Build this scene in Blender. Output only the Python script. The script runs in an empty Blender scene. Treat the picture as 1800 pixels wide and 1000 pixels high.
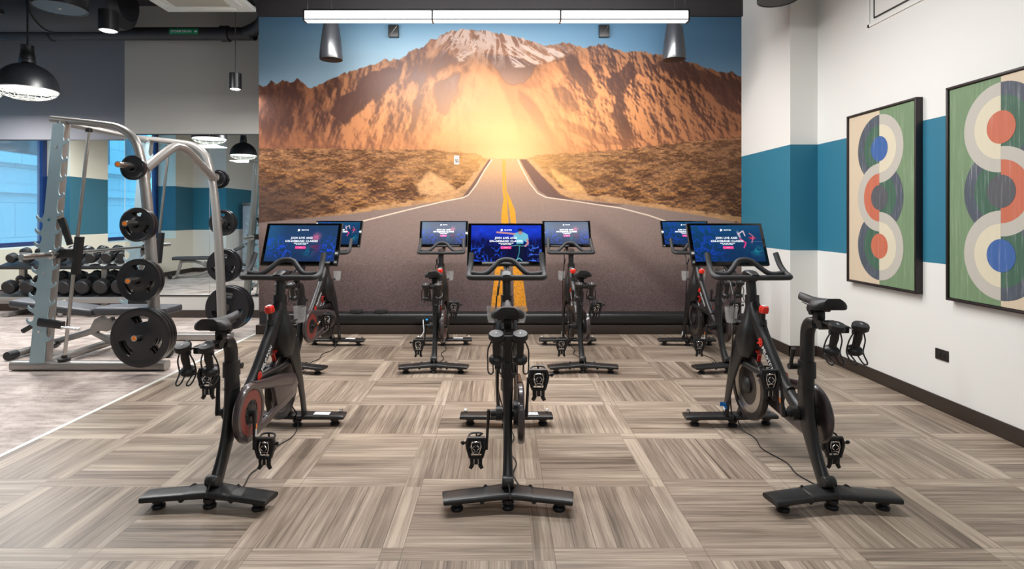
import bpy, bmesh, math, random
import numpy as np
from mathutils import Vector, Matrix, Euler
random.seed(7)
sc = bpy.context.scene
C = sc.collection
# ---------------------------------------------------------------- camera, world, lights, exposure
cam_d = bpy.data.cameras.new('camera'); cam = bpy.data.objects.new('camera', cam_d); C.objects.link(cam)
cam.location = (0, 0, 1.35); cam.rotation_euler = (math.pi/2, 0, 0)
cam_d.sensor_width = 36; cam_d.lens = 20.0; cam_d.shift_x = 20/1800; cam_d.shift_y = -120/1800
cam_d.clip_start = .05; cam_d.clip_end = 200
sc.camera = cam
sc.view_settings.view_transform = 'Standard'; sc.view_settings.look = 'None'
sc.view_settings.gamma = 1; sc.view_settings.use_curve_mapping = False
sc.view_settings.exposure = 0.22
w = bpy.data.worlds.new('world'); sc.world = w; w.use_nodes = True
w.node_tree.nodes['Background'].inputs[0].default_value = (.14, .60, 1, 1)
w.node_tree.nodes['Background'].inputs[1].default_value = 3.0
def area(name, loc, size, power, color=(1, .992, .982), rot=(0, 0, 0), spread=math.pi):
    d = bpy.data.lights.new(name, 'AREA'); d.shape = 'RECTANGLE'; d.size, d.size_y = size
    d.energy = power; d.color = color; d.spread = spread
    o = bpy.data.objects.new(name, d); C.objects.link(o); o.location = loc; o.rotation_euler = rot
    return o
LIN = [(-.04, 5.45, 3.225), (-.04, 3.80, 3.5), (-.04, -.1, 3.5), (-.04, -2.2, 3.5)]   # linear ceiling fixtures; last two are unseen, added to light the room
POW = [80, 112, 30, 26]
for (x, y, z), p in zip(LIN, POW):
    area('fixture_light', (x, y, z-.03), (3.6, .12), p)
area('fixture_light', (-.04, 5.37, 3.29), (3.6, .09), 20, rot=(math.radians(-90), 0, 0))
area('fixture_light', (-.04, 5.53, 3.29), (3.6, .09), 44, rot=(math.radians(90), 0, 0))
for x, y, z, p in [(-4.80, 5.77, 2.50, 58), (-5.4, 3.2, 2.50, 15), (-6.65, 7.2, 2.80, 45), (-3.655, 5.3, 3.0, 50), (-3.03, 6.5, 2.77, 14)]:
    area('lamp_light', (x, y, z), (.4, .4) if y < 6 or x < -6 else (.1, .1), p, (1, .985, .97))

def tag(o, label=None, cat=None, group=None, kind=None):
    for k, v in (('label', label), ('category', cat), ('group', group), ('kind', kind)):
        if v: o[k] = v
    return o
def finish(bm, sharp=38):
    bmesh.ops.recalc_face_normals(bm, faces=bm.faces[:])
    lim = math.radians(sharp)
    for f in bm.faces: f.smooth = True
    for e in bm.edges:
        if len(e.link_faces) == 2 and e.calc_face_angle(0) > lim: e.smooth = False
def obj(name, bm, mat, parent=None, loc=None, rot=None, sharp=38):
    finish(bm, sharp); me = bpy.data.meshes.new(name); bm.to_mesh(me); bm.free()
    for m in (mat if isinstance(mat, (list, tuple)) else [mat]): me.materials.append(m)
    o = bpy.data.objects.new(name, me); C.objects.link(o)
    if parent: o.parent = parent
    if loc: o.location = loc
    if rot: o.rotation_euler = rot
    return o
def thing(name, label, cat, loc=(0, 0, 0), rz=0, group=None):
    o = bpy.data.objects.new(name, None); o.empty_display_size = .1; C.objects.link(o)
    o.location = loc; o.rotation_euler = (0, 0, rz); return tag(o, label, cat, group)
def struct(name, bm, mat, parent=None):
    o = obj(name, bm, mat, parent)
    if not parent: o['kind'] = 'structure'
    return o
def copy_tree(o, parent=None):
    c = o.copy(); C.objects.link(c)
    if parent: c.parent = parent
    for ch in list(o.children): copy_tree(ch, c)
    return c
B = bmesh.new
def box(bm, c, s, bev=0, rot=None, seg=2):
    m = Matrix.Translation(Vector(c)) @ (Euler(rot).to_matrix().to_4x4() if rot else Matrix()) @ Matrix.Diagonal((s[0], s[1], s[2], 1))
    r = bmesh.ops.create_cube(bm, size=1, matrix=m)
    if bev:
        es = list({e for v in r['verts'] for e in v.link_edges})
        bmesh.ops.bevel(bm, geom=es, offset=min(bev, min(s)*.45), segments=seg, profile=.5, affect='EDGES')
    return bm
def bx(bm, x0, x1, y0, y1, z0, z1, bev=0):
    return box(bm, ((x0+x1)/2, (y0+y1)/2, (z0+z1)/2), (abs(x1-x0), abs(y1-y0), abs(z1-z0)), bev)
def catmull(P, sub):
    if sub <= 1 or len(P) < 3: return [np.array(p, float) for p in P]
    P = [np.array(p, float) for p in P]; Q = [2*P[0]-P[1]]+P+[2*P[-1]-P[-2]]; out = []
    for i in range(1, len(Q)-2):
        a, b, c, d = Q[i-1:i+3]
        for k in range(sub):
            t = k/sub
            out.append(.5*((2*b)+(-a+c)*t+(2*a-5*b+4*c-d)*t*t+(-a+3*b-3*c+d)*t**3))
    out.append(P[-1]); return out
def rings(bm, rs, cap=True, close=False):
    V = [[bm.verts.new(p) for p in r] for r in rs]; n = len(V[0])
    pr = list(zip(V[:-1], V[1:]))
    if close: pr.append((V[-1], V[0]))
    for a, b in pr:
        for i in range(n):
            bm.faces.new((a[i], a[(i+1) % n], b[(i+1) % n], b[i]))
    if cap and not close:
        bm.faces.new(V[0][::-1]); bm.faces.new(V[-1])
def loft(bm, pts, sizes, n=14, p=2.6, lat=(1, 0, 0), sub=4):
    """sections w (along lat) by h, super-elliptic, swept along pts"""
    full = [np.array(list(q)+list(s), float) for q, s in zip(pts, sizes)]
    full = catmull(full, sub); rs = []; N = len(full)
    for i, f in enumerate(full):
        t = Vector(full[min(i+1, N-1)][:3]-full[max(i-1, 0)][:3]).normalized()
        u = Vector(lat); u = (u-t*u.dot(t)).normalized(); v = t.cross(u)
        c = Vector(f[:3]); r = []
        for k in range(n):
            a = 2*math.pi*(k+.5)/n; ca, sa = math.cos(a), math.sin(a)
            r.append(c+u*(f[3]/2*math.copysign(abs(ca)**(2/p), ca))+v*(f[4]/2*math.copysign(abs(sa)**(2/p), sa)))
        rs.append(r)
    rings(bm, rs); return bm
def tube(bm, pts, r, n=10, sub=1, close=False):
    P = [Vector(q) for q in catmull(pts+([pts[0]] if close else []), sub)]
    if close: P = P[:-1]
    N = len(P); nr = None; rs = []
    rad = r if isinstance(r, (list, tuple)) else None
    for i, c in enumerate(P):
        if close: t = (P[(i+1) % N]-P[i-1]).normalized()
        else: t = (P[min(i+1, N-1)]-P[max(i-1, 0)]).normalized()
        if nr is None: nr = t.orthogonal().normalized()
        nr = (nr-t*nr.dot(t)).normalized(); bn = t.cross(nr)
        q = rad[min(len(rad)-1, int(i/(N-1)*(len(rad)-1)+.5))] if rad else r
        rs.append([c+nr*(q*math.cos(2*math.pi*k/n))+bn*(q*math.sin(2*math.pi*k/n)) for k in range(n)])
    rings(bm, rs, close=close); return bm
AX = {'z': lambda r, a, h: (r*math.cos(a), r*math.sin(a), h), 'x': lambda r, a, h: (h, r*math.cos(a), r*math.sin(a)),
      'y': lambda r, a, h: (r*math.cos(a), h, r*math.sin(a))}
def lathe(bm, prof, c=(0, 0, 0), axis='z', n=24, sc_=(1, 1, 1), closed=False, cap=True):
    f = AX[axis]; c = Vector(c); rs = []
    for r, h in prof:
        rs.append([c+Vector([q*s for q, s in zip(f(max(r, 1e-4), 2*math.pi*k/n, h), sc_)]) for k in range(n)])
    rings(bm, rs, cap=cap, close=closed); return bm
def prism(bm, poly, a, b, plane='yz', bev=0):
    """outline extruded between a and b along the remaining axis"""
    f = {'yz': lambda u, v, w_: (w_, u, v), 'xz': lambda u, v, w_: (u, w_, v), 'xy': lambda u, v, w_: (u, v, w_)}[plane]
    A = [bm.verts.new(f(u, v, a)) for u, v in poly]; D = [bm.verts.new(f(u, v, b)) for u, v in poly]
    n = len(poly); fs = [bm.faces.new(A[::-1]), bm.faces.new(D)]
    for i in range(n): fs.append(bm.faces.new((A[i], A[(i+1) % n], D[(i+1) % n], D[i])))
    if bev:
        es = list(set(fs[0].edges) | set(fs[1].edges))
        bmesh.ops.bevel(bm, geom=es, offset=bev, segments=2, profile=.5, affect='EDGES')
    return bm
def text_bm(body, size, depth=.0006, bold=0, align='CENTER', spacing=1.0):
    cu = bpy.data.curves.new('t', 'FONT'); cu.body = body; cu.size = size; cu.extrude = depth; cu.offset = bold
    cu.align_x = align; cu.align_y = 'CENTER'; cu.resolution_u = 2; cu.space_character = spacing
    o = bpy.data.objects.new('t', cu); C.objects.link(o)
    dg = bpy.context.evaluated_depsgraph_get(); me = bpy.data.meshes.new_from_object(o.evaluated_get(dg))
    bm = B(); bm.from_mesh(me); bpy.data.objects.remove(o); bpy.data.curves.remove(cu); bpy.data.meshes.remove(me)
    return bm
def xf(bm, m):
    bmesh.ops.transform(bm, matrix=m, verts=bm.verts[:]); return bm
def join(a, b):
    me = bpy.data.meshes.new('j'); b.to_mesh(me); b.free(); a.from_mesh(me); bpy.data.meshes.remove(me); return a

# ---------------------------------------------------------------- materials
def lin(c):
    return tuple(((v/255)/12.92 if v/255 <= .04045 else ((v/255+.055)/1.055)**2.4) for v in c)
class NT:
    def __init__(s, name):
        s.m = bpy.data.materials.new(name); s.m.use_nodes = True; s.t = s.m.node_tree; s.n = s.t.nodes
        s.b = s.n['Principled BSDF']; s.l = s.t.links
    def node(s, ty, **k):
        x = s.n.new(ty)
        for a, v in k.items(): setattr(x, a, v)
        return x
    def con(s, a, b):
        if hasattr(a, 'is_output') or isinstance(a, bpy.types.NodeSocket): s.l.new(a, b)
        else: b.default_value = a
    def math(s, op, a, b=0., c=0.):
        x = s.node('ShaderNodeMath', operation=op)
        s.con(a, x.inputs[0]); s.con(b, x.inputs[1]); s.con(c, x.inputs[2]); return x.outputs[0]
    def mix(s, f, a, b, bt='MIX'):
        x = s.node('ShaderNodeMix', data_type='RGBA', blend_type=bt); s.con(f, x.inputs[0])
        for v, i in ((a, 6), (b, 7)):
            s.con((*v, 1) if isinstance(v, tuple) and len(v) == 3 else v, x.inputs[i])
        return x.outputs[2]
    def ramp(s, f, stops):
        x = s.node('ShaderNodeValToRGB'); cr = x.color_ramp
        while len(cr.elements) < len(stops): cr.elements.new(.5)
        for e, (p, c) in zip(cr.elements, stops): e.position = p; e.color = (*c, 1)
        s.con(f, x.inputs[0]); return x.outputs[0]
    def noise(s, vec, scale, detail=4, rough=.5, dist=0):
        x = s.node('ShaderNodeTexNoise'); x.inputs['Scale'].default_value = scale; x.inputs['Detail'].default_value = detail
        x.inputs['Roughness'].default_value = rough; x.inputs['Distortion'].default_value = dist
        if vec is not None: s.l.new(vec, x.inputs['Vector'])
        return x.outputs[0]
    def xyz(s, x=0., y=0., z=0.):
        c = s.node('ShaderNodeCombineXYZ'); s.con(x, c.inputs[0]); s.con(y, c.inputs[1]); s.con(z, c.inputs[2]); return c.outputs[0]
    def obj(s):
        t = s.node('ShaderNodeTexCoord'); return t.outputs['Object']
    def sep(s, v):
        x = s.node('ShaderNodeSeparateXYZ'); s.l.new(v, x.inputs[0]); return x.outputs
    def bump(s, h, st, dist=.01):
        x = s.node('ShaderNodeBump'); x.inputs['Strength'].default_value = st; x.inputs['Distance'].default_value = dist
        s.l.new(h, x.inputs['Height']); s.l.new(x.outputs[0], s.b.inputs['Normal'])
def mat(name, rgb, rough=.5, metal=0., var=.08, scale=20., bump=0., spec=.5, coat=0., linear=False, emis=None, es=1.):
    t = NT(name); c = rgb if linear else lin(rgb)
    f = t.noise(t.obj(), scale, 3)
    col = t.mix(f, tuple(v*(1-var) for v in c), tuple(min(1, v*(1+var)) for v in c))
    t.l.new(col, t.b.inputs['Base Color'])
    t.b.inputs['Roughness'].default_value = rough; t.b.inputs['Metallic'].default_value = metal
    t.b.inputs['Specular IOR Level'].default_value = spec; t.b.inputs['Coat Weight'].default_value = coat
    if bump: t.bump(t.noise(t.obj(), scale*8, 2), bump, .002)
    if emis: t.b.inputs['Emission Color'].default_value = (*lin(emis), 1); t.b.inputs['Emission Strength'].default_value = es
    return t.m
M = {}
M['wall'] = mat('wall_paint', (236, 236, 232), .6, var=.015, scale=3, bump=.05, spec=.25)
M['greige'] = mat('grey_wall_paint', (188, 186, 180), .6, var=.02, scale=2, bump=.05, spec=.25)
M['slate'] = mat('slate_wall_paint', (138, 138, 144), .6, var=.02, scale=2, bump=.05, spec=.25)
M['base'] = mat('dark_brown_base', (52, 42, 37), .45, var=.1)
M['black_paint'] = mat('black_ceiling_paint', (50, 48, 50), .8, var=.12, scale=4)
M['duct'] = mat('black_duct_paint', (40, 40, 46), .55, var=.15, scale=5)
M['black'] = mat('black_powder_coat', (30, 30, 31), .42, var=.1, spec=.5, bump=.04)
M['frame'] = mat('satin_black_frame', (28, 28, 29), .36, var=.08, spec=.5)
M['grip'] = mat('black_grip_foam', (44, 44, 46), .62, var=.12, scale=60, bump=.15)
M['saddle'] = mat('black_saddle_vinyl', (36, 36, 38), .5, var=.1, scale=40, bump=.1)
M['guard'] = mat('dark_brown_guard', (66, 57, 58), .28, var=.08, coat=.3)
M['dullred'] = mat('dull_red_brake', (170, 34, 26), .5)
M['red'] = mat('red_plastic', (228, 50, 34), .3, var=.05, coat=.3)
M['redring'] = mat('dull_red_ring', (126, 54, 48), .35, var=.15, scale=30)
M['steel'] = mat('brushed_steel', (190, 188, 184), .28, 1., var=.08)
M['chrome'] = mat('chrome', (225, 225, 225), .12, 1., var=.03)
M['fly'] = mat('flywheel_metal', (64, 60, 60), .3, .7, var=.1)
M['silver'] = mat('silver_powder_coat', (152, 148, 144), .34, .55, var=.06)
M['pale'] = mat('pale_blue_grey_steel', (150, 172, 180), .38, .35, var=.06, scale=8)
M['teal_steel'] = mat('pale_teal_steel', (112, 178, 188), .4, .2)
M['rubber'] = mat('black_rubber', (26, 26, 28), .45, var=.2, scale=30, bump=.1)
M['rubber2'] = mat('black_urethane_plate', (30, 30, 33), .32, var=.15, scale=30, bump=.05)
M['orange'] = mat('orange_cap', (240, 130, 30), .4, var=.05)
M['vinyl'] = mat('dark_grey_vinyl', (66, 66, 70), .45, var=.08, scale=12, bump=.06)
M['white'] = mat('white_plastic', (226, 228, 222), .45, var=.03)
M['label'] = mat('white_label', (214, 218, 220), .5, var=.04, scale=80)
M['green'] = mat('green_label', (20, 132, 92), .5, var=.04)
M['yellow'] = mat('yellow_label', (226, 190, 40), .5, var=.04)
M['blue'] = mat('blue_tape', (20, 120, 210), .5, var=.04)
M['screenglass'] = mat('glossy_black_glass', (8, 8, 9), .08, var=.03, spec=.6)
M['lamp_in'] = mat('white_lamp_reflector', (240, 240, 238), .4, var=.02, emis=(255, 250, 244), es=1.6)
M['glow'] = mat('lit_diffuser', (255, 255, 252), .5, var=.01, emis=(255, 252, 250), es=3.0)
M['txt'] = mat('lit_white_lettering', (240, 244, 250), .4, var=.01, emis=(226, 236, 246), es=.62)
M['pink'] = mat('lit_pink_button', (236, 60, 130), .4, var=.02, emis=(236, 62, 132), es=.75)
M['blueled'] = mat('blue_led', (20, 140, 230), .4, var=.02, emis=(20, 140, 240), es=1.2)
M['artframe'] = mat('dark_wood_art_frame', (36, 28, 30), .45, var=.2, scale=14)
M['speaker'] = mat('dark_grey_speaker_shell', (42, 44, 48), .3, var=.05, spec=.6, coat=.2)
M['pendant'] = mat('black_pendant_metal', (30, 32, 36), .35, var=.1)
M['disc'] = mat('blue_grey_disc', (74, 92, 106), .5, var=.05)
M['darkdisc'] = mat('dark_disc', (42, 42, 44), .5, var=.05)
M['winframe'] = mat('navy_window_frame', (22, 44, 96), .4, var=.06)
M['mirrorline'] = mat('black_mirror_trim', (22, 22, 24), .4, var=.05)
t = NT('mirror_glass'); t.b.inputs['Metallic'].default_value = 1; t.b.inputs['Roughness'].default_value = .0
t.l.new(t.mix(t.noise(t.obj(), 1.), (.80, .86, .86), (.82, .88, .88)), t.b.inputs['Base Color']); M['mirror'] = t.m
t = NT('clear_cup_plastic'); t.b.inputs['Roughness'].default_value = .15; t.b.inputs['IOR'].default_value = 1.3
t.l.new(t.mix(t.noise(t.obj(), 30.), (.50, .50, .50), (.62, .61, .60)), t.b.inputs['Base Color']); t.b.inputs['Alpha'].default_value = .30; M['cup'] = t.m
t = NT('window_glass'); t.b.inputs['Roughness'].default_value = .02; t.b.inputs['Alpha'].default_value = .12
t.l.new(t.mix(t.noise(t.obj(), 3.), (.6, .75, .9), (.65, .8, .95)), t.b.inputs['Base Color']); M['glass'] = t.m
# painted wall with the teal band
def band_mat(name, base, z0=1.02, z1=2.042, col=(52, 122, 148)):
    t = NT(name); z = t.sep(t.obj())[2]
    f = t.math('MULTIPLY', t.math('GREATER_THAN', z, z0), t.math('LESS_THAN', z, z1))
    n = t.noise(t.obj(), 2., 3)
    c1 = t.mix(n, tuple(v*.985 for v in lin(base)), lin(base)); c2 = t.mix(n, tuple(v*.96 for v in lin(col)), lin(col))
    t.l.new(t.mix(f, c1, c2), t.b.inputs['Base Color']); t.b.inputs['Roughness'].default_value = .55
    t.b.inputs['Specular IOR Level'].default_value = .25; t.bump(t.noise(t.obj(), 90., 2), .05, .002); return t.m
M['band'] = band_mat('banded_wall_paint', (232, 232, 228))
M['bandg'] = band_mat('banded_cream_wall_paint', (224, 216, 200), col=(56, 104, 122))
# basket-weave plank vinyl floor
def plank_floor():
    t = NT('basket_weave_plank_vinyl'); o = t.obj(); x, y, _ = t.sep(o)
    P = .6108; s = .086
    ux = t.math('DIVIDE', t.math('SUBTRACT', x, .172-s/2), P); uy = t.math('DIVIDE', t.math('SUBTRACT', y, 2.272-s/2), P)
    iu = t.math('FLOOR', ux); iv = t.math('FLOOR', uy)
    fu = t.math('MULTIPLY', t.math('SUBTRACT', ux, iu), P); fv = t.math('MULTIPLY', t.math('SUBTRACT', uy, iv), P)
    par = t.math('FLOORED_MODULO', t.math('ADD', iu, iv), 2.)
    sv = t.math('LESS_THAN', fu, s); sh = t.math('LESS_THAN', fv, s)
    a = t.math('MULTIPLY', sv, t.math('SUBTRACT', 1., t.math('MULTIPLY', sh, par)))       # strip running in depth
    b = t.math('MULTIPLY', sh, t.math('SUBTRACT', 1., a))                                  # strip running across
    inner = t.math('SUBTRACT', t.math('SUBTRACT', 1., a), b)
    dy = t.math('ADD', a, t.math('MULTIPLY', inner, t.math('SUBTRACT', 1., par)))          # 1 = grain along y
    w = (P-s)/6
    def sel(f, p, q): return t.math('ADD', t.math('MULTIPLY', f, p), t.math('MULTIPLY', t.math('SUBTRACT', 1., f), q))
    cross_in = t.math('DIVIDE', t.math('SUBTRACT', sel(dy, fu, fv), s), w)
    k = t.math('FLOOR', cross_in)
    cid = sel(inner, t.math('ADD', k, 10.), t.math('ADD', a, 3.))
    wn = t.node('ShaderNodeTexWhiteNoise', noise_dimensions='3D')
    t.l.new(t.xyz(t.math('ADD', t.math('MULTIPLY', iu, 3.7), cid), t.math('MULTIPLY', iv, 1.9), cid), wn.inputs['Vector'])
    r = wn.outputs['Value']; off = t.math('MULTIPLY', r, 37.)
    across = sel(dy, x, y); along = sel(dy, y, x)
    gv = t.xyz(t.math('MULTIPLY', across, 36.), t.math('ADD', t.math('MULTIPLY', along, 1.25), off), off)
    g1 = t.noise(gv, 1., 5, .62, .5)
    gv2 = t.xyz(t.math('MULTIPLY', across, 160.), t.math('ADD', t.math('MULTIPLY', along, 4.), off), off)
    g2 = t.noise(gv2, 1., 3, .6)
    big = t.noise(t.xyz(t.math('MULTIPLY', across, 5.), t.math('MULTIPLY', along, .9), off), 1., 2)
    v = t.math('ADD', t.math('MULTIPLY', g1, .66), t.math('ADD', t.math('MULTIPLY', r, .14), t.math('MULTIPLY', g2, .32)))
    v = t.math('ADD', v, t.math('MULTIPLY', t.math('SUBTRACT', big, .5), .35))
    v = t.math('ADD', v, t.math('MULTIPLY', t.math('SUBTRACT', 1., inner), .05))
    col = t.ramp(v, [(.34, lin((84, 73, 63))), (.46, lin((119, 105, 92))), (.58, lin((145, 130, 115))), (.74, lin((180, 165, 148)))])
    hue = t.mix(t.noise(o, 1.3, 2), (1.03, .99, .94), (.97, 1.0, 1.05)); col = t.mix(1., col, hue, 'MULTIPLY')
    fr = t.math('SUBTRACT', cross_in, k); e1 = t.math('LESS_THAN', t.math('MINIMUM', fr, t.math('SUBTRACT', 1., fr)), .022)
    e1 = t.math('MULTIPLY', e1, inner)
    def edge(f): return t.math('LESS_THAN', t.math('MINIMUM', t.math('ABSOLUTE', t.math('SUBTRACT', f, s)), f), .0014)
    e2 = t.math('MAXIMUM', edge(fu), edge(fv))
    gap = t.math('MULTIPLY', t.math('MAXIMUM', e1, e2), .62)
    col = t.mix(gap, col, lin((62, 50, 44)))
    t.l.new(col, t.b.inputs['Base Color']); t.b.inputs['Roughness'].default_value = .42; t.b.inputs['Specular IOR Level'].default_value = .35
    t.bump(g2, .08, .002); return t.m
M['plank'] = plank_floor()
def gym_floor():
    t = NT('mottled_gym_floor'); o = t.obj(); x, y, _ = t.sep(o)
    n1 = t.noise(o, 2.6, 6, .68, 1.2); n2 = t.noise(t.xyz(t.math('MULTIPLY', x, 3.), t.math('MULTIPLY', y, 14.), 0.), 1., 5, .65, .6); n3 = t.noise(o, 60., 3, .7)
    v = t.math('ADD', t.math('MULTIPLY', n1, .5), t.math('ADD', t.math('MULTIPLY', n2, .38), t.math('MULTIPLY', n3, .16)))
    c = t.ramp(v, [(.36, lin((118, 104, 98))), (.48, lin((158, 144, 136))), (.56, lin((186, 172, 164))), (.68, lin((208, 198, 192)))])
    t.l.new(c, t.b.inputs['Base Color']); t.b.inputs['Roughness'].default_value = .5; t.b.inputs['Specular IOR Level'].default_value = .3
    t.bump(n3, .1, .003); return t.m
M['gym'] = gym_floor()
def attr_mat(name, emis=0., rough=.5, spec=.3, grain=0.):
    t = NT(name); a = t.node('ShaderNodeAttribute', attribute_name='Col')
    if emis:
        t.b.inputs['Base Color'].default_value = (.004, .004, .005, 1); t.l.new(a.outputs[0], t.b.inputs['Emission Color']); t.b.inputs['Emission Strength'].default_value = emis
    else: t.l.new(a.outputs[0], t.b.inputs['Base Color'])
    t.b.inputs['Roughness'].default_value = rough; t.b.inputs['Specular IOR Level'].default_value = spec
    if grain: t.bump(t.noise(t.obj(), 300., 2), grain, .001)
    return t.m
M['mural'] = attr_mat('printed_wall_vinyl', 0, .6, .15, .05)
M['screen'] = attr_mat('lit_display', .82, .17, .10)
def picture_grid(name, rgb, w_, h_, mt, gain=1.):
    """flat picture in its own XZ plane, colours on its vertices"""
    H, W = rgb.shape[:2]
    xs = np.linspace(-w_/2, w_/2, W); zs = np.linspace(h_/2, -h_/2, H)
    Xg, Zg = np.meshgrid(xs, zs); co = np.stack([Xg, np.zeros_like(Xg), Zg], -1).reshape(-1, 3).astype(np.float32)
    i = np.arange(H*W).reshape(H, W)
    q = np.stack([i[1:, :-1], i[1:, 1:], i[:-1, 1:], i[:-1, :-1]], -1).reshape(-1, 4).astype(np.int32)
    me = bpy.data.meshes.new(name); me.vertices.add(len(co)); me.vertices.foreach_set('co', co.ravel())
    me.loops.add(q.size); me.loops.foreach_set('vertex_index', q.ravel())
    me.polygons.add(len(q)); me.polygons.foreach_set('loop_start', np.arange(0, q.size, 4, dtype=np.int32))
    me.update(calc_edges=True)
    c = rgb/255.; l = np.where(c <= .04045, c/12.92, ((c+.055)/1.055)**2.4)*gain
    ca = me.color_attributes.new('Col', 'FLOAT_COLOR', 'POINT')
    ca.data.foreach_set('color', np.concatenate([l, np.ones((H, W, 1))], -1).astype(np.float32).ravel())
    me.materials.append(mt); return me

# ---------------------------------------------------------------- printed pictures (numpy colour fields stored on mesh vertices)
def _grid_noise(X, Y, seed):
    r = np.random.RandomState(seed).rand(256, 256)
    xi = np.floor(X).astype(int); yi = np.floor(Y).astype(int)
    fx = X - xi; fy = Y - yi
    fx = fx*fx*(3-2*fx); fy = fy*fy*(3-2*fy)
    g = lambda a, b: r[b & 255, a & 255]
    return (g(xi, yi)*(1-fx)+g(xi+1, yi)*fx)*(1-fy) + (g(xi, yi+1)*(1-fx)+g(xi+1, yi+1)*fx)*fy
def fbm(X, Y, seed=0, octs=5, gain=.5):
    s = 0; a = 1; t = 0
    for o in range(octs):
        s = s + a*_grid_noise(X*2**o+17.3*o, Y*2**o+9.1*o, seed+o); t += a; a *= gain
    return s/t
def ridged(X, Y, seed=0, octs=5, gain=.5):
    s = 0; a = 1; t = 0
    for o in range(octs):
        s = s + a*(1-np.abs(2*_grid_noise(X*2**o+31.7*o, Y*2**o+5.3*o, seed+o)-1)); t += a; a *= gain
    return s/t
def sstep(a, b, x):
    t = np.clip((x-a)/(b-a), 0, 1); return t*t*(3-2*t)
def mixc(c, d, m):
    return c*(1-m[..., None]) + np.asarray(d, float)*m[..., None]
def inpoly(X, Y, P):
    r = np.zeros(X.shape, bool); n = len(P)
    for i in range(n):
        x1, y1 = P[i]; x2, y2 = P[(i+1) % n]
        if y1 == y2: continue
        c = ((Y >= y1) != (Y >= y2)) & (X < (x2-x1)*(Y-y1)/(y2-y1)+x1)
        r ^= c
    return r
def soften(m):
    p = np.pad(m, 1, mode='edge'); h = (p[:, :-2]+p[:, 1:-1]*2+p[:, 2:])/4
    return (h[:-2]+h[1:-1]*2+h[2:])/4
def seg_dist(X, Y, P):
    d = np.full(X.shape, 1e9)
    for (x1, y1), (x2, y2) in zip(P[:-1], P[1:]):
        L = (x2-x1)**2+(y2-y1)**2+1e-9
        t = np.clip(((X-x1)*(x2-x1)+(Y-y1)*(y2-y1))/L, 0, 1)
        d = np.minimum(d, np.hypot(X-x1-t*(x2-x1), Y-y1-t*(y2-y1)))
    return d

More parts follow.
